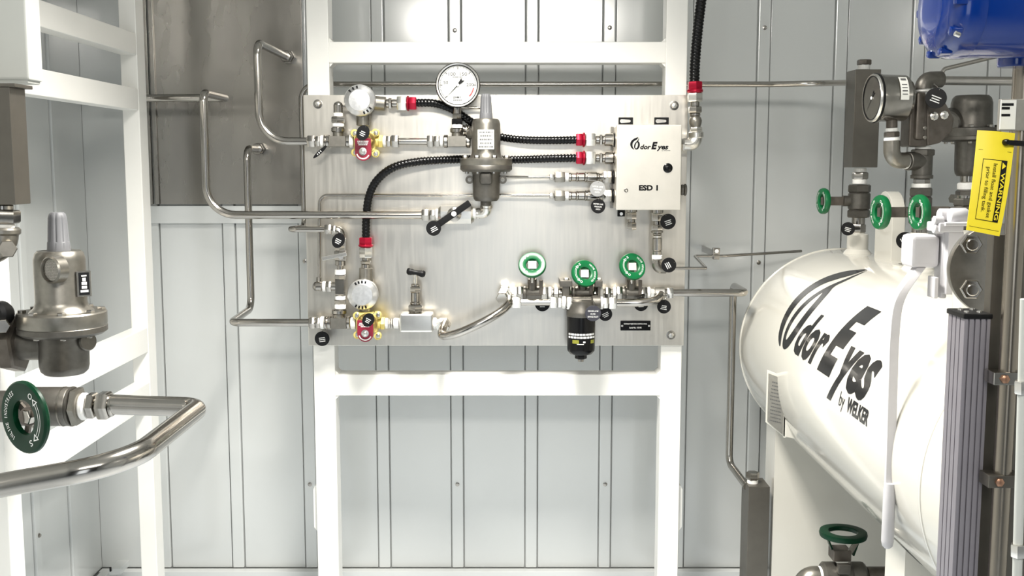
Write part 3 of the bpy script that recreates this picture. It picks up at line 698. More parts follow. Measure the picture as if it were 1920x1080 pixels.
o = T('stainless_tube', 'thick steel tube sweeping up from the needle valve to the filter line', 'tube', (832, 610, YA))
stack(o, [(819, 826, 9, 'h')], y=606)
MB().lathe(P(833, 606, 1966), Vector((-.1, -1, -.2)), [(11 * K, 0), (14 * K, 4 * K), (14 * K, 20 * K), (12 * K, 24 * K)], 6).build('elbow_nut', 'fitting_bright', o)
MB().tube(catmull([P(834, 606, 1950), P(830, 617, 1930), P(829, 628, 1915), P(842, 629, 1905), P(868, 621, 1898), P(905, 604, 1898), P(936, 586, 1906), P(953, 570, 1922), P(955, 560, 1940)], 10), 7.8 * K, 16).build('tubing', 'tube', o)

# ---------------------------------------------------------------- filter line with green handwheels
YV, YF = 1966.0, 1936.0
TILT = Vector((-.05, -.84, .52)); TILT2 = Vector((.30, -.88, .36))
def green_valve(label, x, y, wx, wy, x0, x1, Y=YV, R=25.5, big=1.0, TILT=TILT2):
    o = T('ball_valve', label, 'valve', (x, y, Y))
    stack(o, [(x0, x0 + 6, 11, 't'), (x0 + 6, x0 + 18, 14 * big, 'h'), (x1 - 20, x1 - 6, 13 * big, 'h'), (x1 - 6, x1, 11.5, 't')], y=y, Y=Y)
    MB().lathe(P(x0 + 17, y, Y), Vector((1, 0, 0)), [(11.5 * K, 0), (12.5 * K, 2 * K), (12.5 * K, 6 * K), (11.5 * K, 8 * K), (12.8 * K, 12 * K), (12.8 * K, (x1 - x0 - 37) * K)], 24).build('body', 'cast', o)
    c = P(wx, wy, Y - 22); s0 = P(x, y - 6, Y - 3)
    dn = (c - s0)
    cy(o, 'stem_neck', 'cast', (x, y - 4, Y - 3), (x, y - 20, Y - 6), 9, 8)
    hx(o, 'stem_nut', 'dark_cast', (x, y - 16, Y - 5), (x, y - 26, Y - 8), 8.5)
    w = TILT.cross(Vector((1, 0, 0))).normalized()
    MB().tube([s0, s0 + dn * .5, c - TILT.normalized() * (6 * K)], 5 * K, 10).build('stem', 'fitting', o)
    wh = wheel(o, c, TILT, R * K, hole=.46, th=.17, up=Vector((0, 0, -1)))
    MB().obox(c - TILT.normalized() * (2 * K), Vector((7 * K, 0, 0)), w * (7 * K), TILT.normalized() * (3 * K)).build('wheel_strap', 'fitting_bright', wh)
    for sx in (-1, 1): MB().obox(c - TILT.normalized() * (3.5 * K) + w * (sx * 9.5 * K), Vector((4.5 * K, 0, 0)), w * (5 * K), TILT.normalized() * (1 * K)).build('wheel_spoke', 'green', wh)
    pbox(o, 'lock_tab', 'dark_cast', x + 13, y - 24, x + 20, y + 4, Y - 14, Y - 11, 1)
    return o
green_valve('ball valve with green handwheel left of the black filter', 998, 549, 998, 497, 963, 1034, TILT=Vector((-.05, -.84, .52)))
green_valve('ball valve with green handwheel directly above the black filter', 1092, 549, 1096, 513, 1054, 1130)
green_valve('ball valve with green handwheel right of the black filter', 1184, 549, 1185.5, 500, 1149, 1219)
o = T('pipe_union', 'cluster of bright hex elbows at the left end of the filter line', 'pipe fitting', (947, 555, YV))
hx(o, 'hex_nut', 'fitting_bright', (946, 548, YV + 14), (946, 548, YV - 14), 13)
MB().lathe(P(947, 551, YV - 8), Vector((-.2, -1, -.25)), [(9 * K, 0), (13 * K, 3 * K), (13 * K, 9 * K), (11 * K, 11 * K), (12.5 * K, 14 * K), (12.5 * K, 26 * K), (11 * K, 28 * K)], 6).build('hex_nut', 'fitting_bright', o)
MB().cyl(P(950, 549, YV), P(963, 549, YV), 8 * K, None, 16).build('nipple', 'fitting_bright', o)
hx(o, 'hex_nut', 'fitting_bright', (953, 549, YV), (959, 549, YV), 10)
o = T('stainless_tube', 'short straight bypass tube in front of the left filter valve', 'tube', (1005, 567, YF))
stack(o, [(953, 962, 8.5, 'c', 'nipple', 'fitting_bright'), (960, 977, 11.5, 'h', 'hex_nut', 'fitting_bright'), (976, 1032, 5.6, 'c', 'tubing', 'tube'), (1031, 1045, 11.5, 'h', 'hex_nut', 'fitting_bright'), (1046, 1054, 10, 'h', 'hex_nut', 'fitting_bright'), (1054, 1061, 12, 't')], y=567, Y=YF)
MB().cyl(P(956, 567, YF), P(952, 556, YV - 6), 8 * K, None, 14).build('elbow', 'fitting_bright', o)
o = T('coupling', 'hex coupling between the left and middle green handwheel valves', 'pipe fitting', (1044, 549, YV))
stack(o, [(1034, 1038, 8, 'n'), (1038, 1047, 12, 'h'), (1047, 1054, 8.5, 'n')], y=549, Y=YV)
o = T('coupling', 'hex coupling between the middle and right green handwheel valves', 'pipe fitting', (1139, 549, YV))
stack(o, [(1130, 1134, 8, 'n'), (1134, 1144, 12, 'h'), (1144, 1149, 8.5, 'n')], y=549, Y=YV)
# filter
o = T('filter', 'black canister filter hanging below the mounting plate edge', 'filter', (1089, 677, YF))
h = lambda y: Vector((P(1089.5, 620, YF).x, YF * K, P(1089.5, y, YF).z))
MB().lathe(h(594), Zv, [(25.5 * K, 0), (27 * K, 3 * K), (27 * K, 12 * K), (24 * K, 16 * K), (24 * K, 30 * K), (20 * K, 33 * K)], 36).build('head', 'cast', o)
MB().lathe(P(1061, 568, YF), Vector((1, 0, 0)), [(13 * K, 0), (14 * K, 2 * K), (14 * K, 10 * K), (11.5 * K, 12 * K), (11.5 * K, 46 * K), (14 * K, 49 * K), (14 * K, 62 * K), (13 * K, 63 * K)], 24).build('head_port', 'cast', o)
hx(o, 'hex_nut', 'fitting_bright', (1062, 568, YF - 4), (1074, 568, YF - 4), 13)
stack(o, [(1124, 1131, 12, 't')], y=568, Y=YF)
can = MB().lathe(h(665), Zv, [(0, 0), (12 * K, 0), (20 * K, 2 * K), (25 * K, 8 * K), (25.4 * K, 12 * K), (26.2 * K, 66 * K), (26.2 * K, 73 * K), (24 * K, 74 * K)], 40).build('canister', 'black_satin', o)
mb = MB(); mb2 = MB()
def canq(mb_, a0, a1, y0, y1):
    n = max(2, int(abs(a1 - a0) / 6))
    for k in range(n):
        t0, t1 = [math.radians(a0 + (a1 - a0) * (k + e) / n) for e in (0, 1)]
        mb_.quad(*[h(y) + Vector((math.sin(t), -math.cos(t), 0)) * (26.35 * K) for t, y in ((t0, y1), (t1, y1), (t1, y0), (t0, y0))])
rnd = random.Random(2)
for y0, y1 in ((622, 625.5), (627.5, 631)):
    a = -62
    while a < 62:
        w = rnd.choice((4, 7, 10, 14)); canq(mb, a, min(a + w, 64), y0, y1); a += w + 2.5
canq(mb, 5, 14, 636, 639); canq(mb, -20, 8, 641, 642)
canq(mb2, -40, -12, 634, 640.5); canq(mb2, 38, 60, 634, 640.5)
mb.build('lettering', 'white_print', can); mb2.build('emblem', 'olive_print', can)
MB().hex(h(665), h(672.5), 11 * K).build('drain_nut', 'black', o)
MB().cyl(h(672), h(677.5), 5.4 * K, None, 14).build('drain_stud', 'fitting', o)
o = T('bracket', 'grey steel bracket with bolts holding the filter head to the plate', 'bracket', (1090, 532, YP))
for x0, x1 in ((1050, 1073), (1116, 1130)):
    br = pbox(o, 'bracket_arm', 'cast', x0, 526, x1, 538, YF + 2, YP, 1.5)
    hx(br, 'bolt', 'fitting_bright', ((x0 + x1) / 2, 526.5, YF + 12), ((x0 + x1) / 2, 521, YF + 12), 5.5)
    pbox(o, 'bracket_leg', 'cast', x0 + 5, 537, x1 - 5, 560, YF + 6, YF + 22, 1.5)
# right end of the filter line
o = T('stainless_tube', 'curved steel bypass tube in front of the right filter valve', 'tube', (1190, 568, YF))
stack(o, [(1131, 1140, 11, 'h', 'hex_nut', 'fitting_bright'), (1141, 1156, 12, 'h', 'hex_nut', 'fitting_bright')], y=568, Y=YF)
MB().tube(catmull([P(1152, 568, YF), P(1180, 568, YF), P(1205, 567, YF - 1), P(1228, 563, YF + 2), P(1238, 555, YF + 14), P(1238, 550, YV)], 10), 7.4 * K, 16).build('tubing', 'tube', o)
X_G = P(1402, 548, YV).x / K; z1 = P(1300, 549, YV).z / K - FLOOR; YG = 2086.0
X2 = X_G; z2 = P(1370, 868, YG).z / K - FLOOR
o = T('stainless_tube', 'long steel tube from the filter line to the block beside the tank', 'tube', (1255, 549, YV))
stack(o, [(1219, 1226, 9, 'h', 'hex_nut', 'fitting_bright'), (1226, 1246, 11, 'c', 'elbow', 'fitting_bright'), (1246, 1251, 8, 'n'), (1250, 1262, 11, 'h', 'hex_nut', 'fitting_bright')], y=549, Y=YV)
X3 = P(1371, 700, YG).x / K
pipe(o, 'tubing', 'tube', [P(1256, 549, YV), U(X_G - 4, YV, z1), U(X3, YG, z1), U(X3, YG, z2), P(1400, 912, 1990)], 7.2, [15, 15, 22])

# ---------------------------------------------------------------- control box
YE = 1893.0
eb = T('control_box', 'stainless control box lettered ESD 1 at the plate\'s right side', 'control box', (1216, 393, YP))
pbox(eb, 'body', 'box_steel', 1157.5, 235.5, 1276, 392, YE + 8, YP - 6, 1.5)
lid = pbox(eb, 'lid', 'box_steel', 1155.5, 233.5, 1277.5, 394, YE, YE + 10, 1.6)
MB().box(P(1144, 390, YP - 12), P(1150, 238, YP - 4)).build('gasket_flange', 'fitting', eb)
for x in (1173, 1240):
    t = pbox(eb, 'mounting_tab', 'black', x - 13, 220, x + 14, 246, YP - 5, YP - 1, .8)
    MB().prism([P(x - 7 + 3.6 * math.cos(a), 227 + 3.6 * math.sin(a), YP - 6) for a in [math.pi / 2 + math.pi * k / 8 for k in range(9)]] + [P(x + 7 + 2.4 * math.cos(a), 227 + 2.4 * math.sin(a), YP - 6) for a in [-math.pi / 2 + math.pi * k / 8 for k in range(9)]], Vector((0, 1.2 * K, 0))).build('slot_bolt', 'fitting_bright', t)
t = pbox(eb, 'mounting_tab', 'black', 1158, 385, 1172, 406, YP - 5, YP - 1, .8)
hx(t, 'slot_bolt', 'fitting_bright', (1165, 401, YP - 5), (1165, 401, YP - 8), 3.5)
LOGO_L = [(308, 255), (285, 262), (258, 274), (233, 294), (217, 319), (213, 347), (221, 374), (240, 397), (266, 407), (251, 387), (242, 362), (243, 333), (258, 308), (282, 291), (300, 279), (308, 268)]
LOGO_O = [(316, 256), (322, 272), (321, 288), (313, 303), (325, 318), (333, 342), (329, 374), (314, 398), (293, 407), (275, 402), (263, 383), (262, 358), (271, 332), (290, 308), (308, 288), (315, 272)]
LOGO_H = [(300, 318), (308, 332), (309, 354), (303, 376), (292, 392), (283, 394), (277, 383), (278, 362), (284, 342), (292, 326)]
def flat_logo():
    """logo strokes as flat (x right, y up) faces, baseline at y = 0, in reference pixels"""
    vv = []; ff = []
    def loop(pts, n=4):
        q = [Vector((x, -(y - 405), 0)) for x, y in pts]; m = len(q); out = []
        for i in range(m):
            a, b, c, d = q[i - 1], q[i], q[(i + 1) % m], q[(i + 2) % m]
            for k in range(n):
                t = k / n; out.append(0.5 * ((2 * b) + (c - a) * t + (2 * a - 5 * b + 4 * c - d) * t * t + (3 * b - a - 3 * c + d) * t ** 3))
        return out
    cu = bpy.data.curves.new('lettering', 'CURVE'); cu.dimensions = '2D'; cu.fill_mode = 'FRONT'
    for pts in (LOGO_L, LOGO_O, LOGO_H):
        L = loop(pts); sp = cu.splines.new('POLY'); sp.points.add(len(L) - 1); sp.use_cyclic_u = True
        for k, q in enumerate(L): sp.points[k].co = (q.x, q.y, 0, 1)
    ob = bpy.data.objects.new('lettering', cu); col.objects.link(ob)
    me = bpy.data.meshes.new_from_object(ob.evaluated_get(bpy.context.evaluated_depsgraph_get()))
    vv = [(v.co.x, v.co.y) for v in me.vertices]; ff = [list(p.vertices) for p in me.polygons]
    bpy.data.objects.remove(ob)
    for s, x0, y0, x1, y1, bo in (('dor', 338, 0, 473, 60, .036), ('E', 476, 0, 556, 93, .055), ('yes', 544, -22, 690, 44, .036)):
        tv, tf = fit_text(s, x0, y0, x1, y1, bo, .25); o_ = len(vv); vv += tv; ff += [[i + o_ for i in f] for f in tf]
    return vv, ff
LV, LF = flat_logo()
O = P(1216, 315, YE - .4)
k = K / 6.75 * YE / 1990
mb = MB(); mbl = MB(); base = P(1150 + 213 / 6.75, 220 + 405 / 6.75, YE - .4)
mbl.add([base + Vector(((x - 213) * k, 0, y * k)) for x, y in LV], LF); mbl.build('logo', 'black_print', lid)
mk_ = MB(); flat_text(mk_, 'by WELKER', base, ux / 6.75, vz / 6.75, 375, -22, 478, -12, .01); mk_.build('maker_lettering', 'black_print', lid)
q = P(1198, 357.5, YE - .4); flat_text(mb, 'ESD 1', q, ux, vz, 0, 0, 33.5, 10, .05)
mb.build('lettering', 'black_print', lid)
MB().lathe(P(1252, 315, YE), Vector((0, -1, 0)), [(8.4 * K, 0), (8.4 * K, 2 * K), (6.6 * K, 3.4 * K), (0, 3.8 * K)], 24).build('pilot_lens', 'black_satin', lid)
MB().ring(P(1174, 357, YE), Vector((0, -1, 0)), [(3.8 * K, 0), (3.4 * K, 1.4 * K), (2 * K, 1.4 * K), (1.6 * K, 0)], 16).build('lock', 'fitting', lid)
for a, b_, r in ((1276, 1282, 10), (1282, 1287, 11)): cy(eb, 'plug', 'cast', (a, 356, 1945), (b_, 356, 1945), r)
stack(eb, [(1150, 1153, 14, 'c', 'lock_ring', 'black'), (1148, 1150, 13, 'h')], y=262, Y=1958)
stack(eb, [(1150, 1153, 14, 'c', 'lock_ring', 'fitting')], y=296, Y=1958)
# pressure sensors on the left side of the box
for y, lb in ((332, 'upper'), (367, 'lower')):
    o = T('pressure_switch', lb + ' of two ribbed steel switches left of the control box', 'sensor', (1100, y, 1960))
    stack(o, [(1030, 1040, 5.5, 'h'), (1040, 1059, 11, 'h', 'hex_nut', 'cast_light'), (1059, 1067, 7.5, 't'), (1066, 1071, 9, 'c'), (1071, 1080, 8, 'c', 'barrel'), (1080, 1084, 9.2, 'c'), (1084, 1096, 8.6, 'c', 'barrel'), (1096, 1100, 10, 'c'), (1100, 1119, 10, 'c', 'barrel'), (1119, 1124, 8, 'n'), (1124, 1131, 7, 'n'), (1130, 1147, 12, 'h'), (1147, 1151, 13.5, 'c', 'lock_ring', 'black')], y=y, Y=1960)
# glands below the box
o = T('cable_gland', 'short capped cable gland under the control box\'s left corner', 'gland', (1184, 395, 1945))
stack(o, [(392, 398, 11, 'c'), (398, 411, 10, 'h'), (411, 417, 7, 'n'), (417, 431, 9.5, 'h')], x=1184, Y=1945)
o = T('pressure_switch', 'vertical ribbed steel sensor hanging under the control box', 'sensor', (1232, 395, 1945))
stack(o, [(392, 400, 12, 'c'), (400, 414, 11, 'h'), (414, 422, 7.5, 'n'), (422, 432, 11, 'h'), (432, 437, 11.5, 'c'), (437, 441, 8.5, 'n'), (441, 446, 9.5, 'c', 'band', 'fitting_bright'), (446, 470, 9.5, 'c', 'barrel'), (470, 478, 8.5, 'n'), (478, 486, 10, 't'), (486, 494, 11, 'h')], x=1232, Y=1945)
MB().tube(fillet([P(1232, 490, 1945), P(1232, 503, 1945), P(1248, 503, 1947)], 8 * K), 9.6 * K, 16).build('elbow', 'cast_light', o)
o = T('impulse_tube', 'thin tube with a zigzag bend leaving the plate towards the tank', 'tube', (1262, 503, 1950))
Xh = P(1324, 503, 1950).x / K; zh = P(1300, 503, 1950).z / K - FLOOR; zh2 = P(1340, 480, 2080).z / K - FLOOR
pipe(o, 'tubing', 'tube', [P(1244, 503, 1947), U(Xh, 1950, zh), U(Xh + 1, 2080, zh2), U(Xh + 60, 2082, zh2), U(Xh + 235, 2176, zh2 + 2)], 2.9, [5, 5, 30], 10)
o = T('tube_clamp', 'small bolted steel clamp on the thin tube right of the plate', 'clamp', (1343, 488, 2076))
pbox(o, 'clamp_block', 'fitting', 1338, 478, 1349, 487, 2072, 2090, 1)
pbox(o, 'clamp_plate', 'fitting', 1337, 465, 1350, 479, 2078, 2090, 1)
hx(o, 'bolt', 'fitting_bright', (1344, 471, 2078), (1344, 471, 2072), 4.5)
ubox(o, 'stand_off', 'fitting', P(1341, 470, 2090).x / K, P(1346, 470, 2090).x / K, 2088, YW, zh2 - 4, zh2 + 8, .5)

# ---------------------------------------------------------------- tags on the plate
tag((600, 285, 1948), 17, 'black tag seen nearly edge-on below the upper tee', turn=-48, seed=1, hang=(4, 4), sx=.2)
tag((680.5, 249, 1905), 14.5, 'black oval tag hanging over the upper red plate', turn=-25, seed=2, sx=.82, hang=(6, 6))
tag((690.5, 600, 1905), 13.5, 'black oval tag hanging over the lower red plate', turn=-28, seed=3, sx=.82, hang=(6, 6))
tag((634.5, 451, 1925), 14.5, 'black oval tag hanging over the left column elbow', turn=-28, seed=4, sx=.8, hang=(4, 4))
tag((604, 635, 1962), 14, 'black round tag hanging below the bottom tee', turn=8, seed=5, hang=(2, 8))
tag((813, 428, 1912), 14, 'black tag at the lower end of the ball valve lever', turn=28, seed=6, hang=(4, 2))
tag((1120.5, 354, 1935), 14.5, 'grey round tag in front of the ribbed switches', 'tag_grey', turn=-6, seed=7, lines=('LOCAL LINE', 'PRESSURE', 'SWITCH'))
tag((1121.5, 386.5, 1938), 13.5, 'black round tag under the lower ribbed switch', turn=-4, seed=8, lines=('METER LINE', 'PRESSURE', 'SWITCH'))
tag((1252.5, 415.5, 1925), 14.5, 'black round tag beside the sensor right under the control box', turn=18, seed=9, hang=(-12, 2))
tag((1254, 497, 1925), 14, 'black round tag in front of the sensor\'s lower elbow', turn=-62, seed=10, hang=(-8, 6))
tag((1017, 570, 1978), 14, 'black tag half hidden behind the short bypass tube', seed=11, hang=(0, 4))
tag((1112, 587.5, 1902), 15, 'dark slate tag in front of the black filter', 'slate', seed=12, lines=('ODOR LINE', 'FILTER', 'BYPASS INLET'), hang=(0, 12))
tag((1135, 589, 1945), 13, 'tilted black tag right beside the slate filter tag', turn=25, seed=13, hang=(2, 4))
tag((1202, 570, 1950), 13.5, 'black tag behind the curved bypass tube', turn=4, seed=14, hang=(0, 8))
tag((1245, 575, 1952), 13, 'black round tag at the right end of the filter line', turn=-10, seed=15, hang=(-2, 8))

# ---------------------------------------------------------------- left foreground
o = T('junction_box', 'pale grey painted box in the upper left corner', 'box', (40, 150, 1380))
X1 = P(80, 80, 1405).x / K
ubox(o, 'body', 'grey_box', X1 - 150, X1, 1362, 1404, zz(150, 1362, 40), 480, 4)
ubox(o, 'bottom_lip', 'grey_box', X1 - 150, X1 - 4, 1366, 1402, zz(155.5, 1366, 40), zz(149, 1366, 40), 1.5)
o = T('manifold_block', 'dark brown steel block hanging under the pale grey box', 'manifold', (20, 382, 1300))
X1 = P(23, 270, 1300).x / K
ubox(o, 'block', 'block_steel', X1 - 70, X1, 1300, 1342, zz(384, 1300, 20), zz(163, 1300, 20), .8)
ubox(o, 'top_cap', 'block_steel', X1 - 70, X1 + 8, 1298, 1346, zz(163, 1300, 20), zz(156, 1300, 20), .8)
o = T('pipe_elbow', 'steel elbow with hex nut under the dark brown block', 'pipe fitting', (8, 440, 1320))
stack(o, [(383, 394, 18, 'c'), (393, 418, 30, 'h'), (418, 428, 20, 't'), (426, 440, 31, 'c', 'collar', 'cast_light')], x=6, Y=1320)
MB().tube(fillet([P(6, 438, 1320), P(6, 468, 1320), P(-60, 470, 1320)], 26 * K), S(27, 1320), 24).build('bend', 'cast_light', o)
hx(o, 'hex_nut', 'cast_light', (14, 467, 1320 - 10), (14, 467, 1285), 17)

YL = 1375.0
o = regulator('large steel regulator with vent screen and grey cap at left', 116, YL, (398, 470, 583, 610, 626, 700), (21, 16), 46, 80, 46, 'cast_light', 'cast')
c = P(97, 506, YL - 44); n = Vector((-.42, -.9, .02)).normalized()
v_ = MB().ring(c, n, [(S(25, YL), -12 * K), (S(25, YL), 2 * K), (S(22, YL), 4 * K), (S(20.5, YL), 2 * K), (S(20.5, YL), -12 * K)], 28).build('vent_collar', 'cast_light', o)
MB().lathe(c - n * (14 * K), n, [(S(20.5, YL), 0), (S(20.5, YL), 12 * K)], 24).build('vent_well', 'black', v_)
mb = MB(); u_ = Vector((0, 0, 1)).cross(n).normalized(); w_ = n.cross(u_)
for k in range(-6, 7):
    d = k / 7.0; hl = S(20, YL) * math.sqrt(1 - d * d)
    for A, B in ((u_, w_), (w_, u_)):
        mb.obox(c + A * (d * S(20, YL)), B * hl, A * (.55 * K), n * (.5 * K))
mb.build('vent_screen', 'fitting', v_)['kind'] = 'stuff'
c = P(157, 532, YL - 12); n = Vector((.62, -.78, 0)).normalized(); u_ = Vector((0, 0, 1)).cross(n).normalized()
lab = MB().obox(c, u_ * S(13, YL), Zv * S(24, YL), n * (1.6 * K)).build('rating_plate', 'fitting', o, .5 * K)
mb = MB(); q = c + n * (1.9 * K)
mb.quad(*[q + u_ * (a * S(9.5, YL)) + Zv * (b * S(21, YL)) for a, b in ((-1, -1), (1, -1), (1, 1), (-1, 1))]); mb.build('plate_print', 'black_print', lab)
mb = MB(); q = c + n * (2.2 * K)
for k, (w0, h0) in enumerate(((.5, .06), (.32, .16), (.5, .12), (.5, .12), (.75, .1))):
    zz_ = .72 - .34 * k
    mb.quad(*[q + u_ * (a * w0 * S(9.5, YL)) + Zv * ((zz_ + b * h0) * S(21, YL)) for a, b in ((-1, -1), (1, -1), (1, 1), (-1, 1))])
mb.build('lettering', 'white_print', lab)
cy(o, 'inlet', 'cast', (95, 645, YL), (28, 643, YL), 30, 33)
cy(o, 'side_boss', 'cast', (158, 640, YL - 6), (166, 640, YL - 12), 18)
o = T('pipe_union', 'dark cast union at the left edge beside the large regulator', 'pipe fitting', (15, 645, YL - 10))
mb = MB().hex(P(42, 645, YL), P(14, 645, YL), S(56, YL), .3).build('union_nut', 'dark_cast', o, 0)
cy(o, 'tail_piece', 'cast', (16, 645, YL), (-30, 645, YL), 42)
MB().lathe(P(10, 588, YL - 20), Vector((-.2, -1, .1)), [(S(20, YL), 0), (S(24, YL), 6 * K), (S(24, YL), 20 * K), (S(18, YL), 24 * K)], 24).build('black_cap', 'black', o)
hx(o, 'plug', 'fitting', (6, 610, YL - 30), (4, 612, YL - 58), 14)

YG1 = 1290.0
o = T('ball_valve', 'valve with large lettered green handwheel at lower left', 'valve', (100, 760, YG1))
MB().lathe(P(-30, 762, YG1), Vector((1, 0, 0)), [(S(30, YG1), 0), (S(30, YG1), S(50, YG1)), (S(37, YG1), S(60, YG1)), (S(37, YG1), S(162, YG1)), (S(36, YG1), S(164, YG1)), (S(38, YG1), S(166, YG1)), (S(38, YG1), S(170, YG1))], 28).build('body', 'cast', o)
stack(o, [(138, 152, 38, 'h', 'end_cap', 'cast_light'), (152, 164, 26, 't')], y=762, Y=YG1)
cy(o, 'body_seam', 'cast_light', (118, 762, YG1), (124, 762, YG1), 38)
c = P(48, 782, 1205); n = Vector((-.53, -.848, 0)).normalized()
s0 = P(62, 768, YG1 - 10)
MB().tube([s0, c - n * (4 * K)], 11 * K, 14).build('stem', 'dark_cast', o)
wh = wheel(o, c, n, S(70, 1205), green='green_dark', hole=.48, th=.10)
MB().hex(c - n * (8 * K), c + n * (1 * K), 9 * K).build('stem_nut', 'fitting', wh)
u_ = Zv.cross(n).normalized()
for a in (35, 90 + 60, 270 - 20):
    t = math.radians(a); d = u_ * math.cos(t) + Zv * math.sin(t); e = n.cross(d)
    MB().obox(c - n * (6 * K) + d * (13 * K), d * (11 * K), e * (4 * K), n * (1.6 * K)).build('wheel_spoke', 'dark_cast', wh)
o = T('stainless_tube', 'thick steel tube bending round in the lower left foreground', 'tube', (200, 757, YG1))
stack(o, [(160, 168, 16, 'n'), (166, 180, 26, 'h'), (180, 186, 17, 'n'), (185, 207, 28, 'h'), (206, 214, 21, 'c')], y=760, Y=YG1)
q = P(374, 764, YG1); X, Z = q.x / K, q.z / K - FLOOR
pipe(o, 'tubing', 'tube', [P(205, 758, YG1), U(X, YG1, Z), U(X, 1043, Z), P(-140, 935, 1030)], 12.3, [18, 62], 24)
o = T('wall_bracket', 'small pale channel bracket at the foot of the left corner', 'bracket', (217, 1080, 2150))
pbox(o, 'channel', 'wall', 204, 1066, 226, 1078, 2140, 2190, 1); pbox(o, 'hook', 'black', 205, 1064, 208, 1072, 2136, 2140, .4)

# ---------------------------------------------------------------- the white tank
XT, ZT, RT = 635.0, -350.0, 190.0
Y_FAR, Y_NEAR = 2062.0, 1010.0
tk = T('odorant_tank', 'large glossy white horizontal tank with black logo at right', 'tank', U(XT, 1540, ZT - RT))
prof = []
N = 16
for k in range(N + 1):
    t = math.pi / 2 * k / N; prof.append((RT * math.sin(t), Y_NEAR - 95 * math.cos(t)))
prof += [(RT, Y_NEAR + (Y_FAR - Y_NEAR) * k / 12) for k in range(1, 12)]
for k in range(N, -1, -1):
    t = math.pi / 2 * k / N; prof.append((RT * math.sin(t), Y_FAR + 95 * math.cos(t)))
MB().lathe(U(XT, 0, ZT), Vector((0, 1, 0)), [(r * K if r > 1e-6 else 0, y * K) for r, y in prof], 96).build('shell', 'tank_white', tk)
for Yw in (1132.0, Y_FAR - 4):
    MB().ring(U(XT, Yw, ZT), Vector((0, 1, 0)), [((RT - 2) * K, -5 * K), ((RT + 1.0) * K, -3 * K), ((RT + 1.5) * K, 0), ((RT + 1.0) * K, 3 * K), ((RT - 2) * K, 5 * K)], 96).build('weld_seam', 'tank_white', tk)
def on_tank(Y, arc, off=.5):
    t = arc / RT; r = RT + off
    return U(XT - r * math.cos(t), Y, ZT + r * math.sin(t))
def wrap(vv, ff, y0, sx, v0, sy, name, par, off=.5, step=5.0):
    """lay flat lettering on the shell: x runs towards the viewer, y round the shell"""
    bm = bmesh.new(); ws = [bm.verts.new((x, y, 0)) for x, y in vv]
    for f in ff:
        try: bm.faces.new([ws[i] for i in f])
        except ValueError: pass
    lo, hi = min(v[1] for v in vv), max(v[1] for v in vv); d = lo + step
    while d < hi:
        bmesh.ops.bisect_plane(bm, geom=bm.verts[:] + bm.edges[:] + bm.faces[:], plane_co=(0, d, 0), plane_no=(0, 1, 0)); d += step
    bm.verts.index_update()
    mb = MB(); mb.add([on_tank(y0 - v.co.x * sx, v0 + v.co.y * sy, off) for v in bm.verts], [[v.index for v in f.verts] for f in bm.faces]); bm.free()
    return mb.build(name, 'black_print', par)
lg = wrap([(x - 213, y) for x, y in LV], LF, 1825, 1.027, 50.5, 1.27, 'logo', tk)
vv, ff = fit_text('WELKER', 0, 0, 86, 20, .04, 0); wrap(vv, ff, 1398, 1, 23.5, 1, 'maker_lettering', tk, step=4)
vv, ff = fit_text('by', 0, 0, 22, 26, 0, 0); wrap(vv, ff, 1431, 1, 18, 1, 'maker_lettering', tk, step=4)
# nozzles, lug, saddles, nameplate bracket
ZTOP = ZT + RT
def nozzle(Y, r, h0, name='nozzle'):
    MB().lathe(U(XT, Y, ZTOP - 8), Zv, [(r * 1.5 * K, 0), (r * 1.25 * K, 10 * K), (r * K, 15 * K), (r * K, h0 * K), (r * .8 * K, (h0 + 2) * K)], 28).build(name, 'tank_white', tk)
nozzle(1957, 19, 42); nozzle(1662, 19, 30); nozzle(1500, 22, 30)
pts = []
for k in range(0, 17):
    t = math.pi * k / 16; pts.append(U(640, 1838 + 42 * math.cos(t), -86 + 42 * math.sin(t)))
pts += [U(640, 1796, ZTOP - 12), U(640, 1880, ZTOP - 12)]
MB().prism(pts, Vector((22 * K, 0, 0))).build('lifting_lug', 'tank_white', tk, 1.5 * K)
MB().ring(U(XT, 1700, ZTOP - 6), Zv, [(26 * K, 0), (26 * K, 8 * K), (16 * K, 9 * K), (16 * K, 0)], 24).build('pad', 'tank_white', tk)
for y0, y1 in ((1972, 2042), (1303, 1372)):
    sd = []
    for k in range(0, 13):
        t = math.radians(-128 + 76 * k / 12); sd.append((XT + (RT + 2) * math.cos(t), ZT + (RT + 2) * math.sin(t)))
    pr = [U(498, y0, -FLOOR)] + [U(498, y0, ZT - math.sqrt(RT ** 2 - 137 ** 2) - 2)] + [U(a, y0, b) for a, b in sd if 499 < a < 771] + [U(772, y0, ZT - math.sqrt(RT ** 2 - 137 ** 2) - 2), U(772, y0, -FLOOR)]
    MB().prism(pr, Vector((0, (y1 - y0) * K, 0))).build('saddle', 'tank_white', tk, 0)
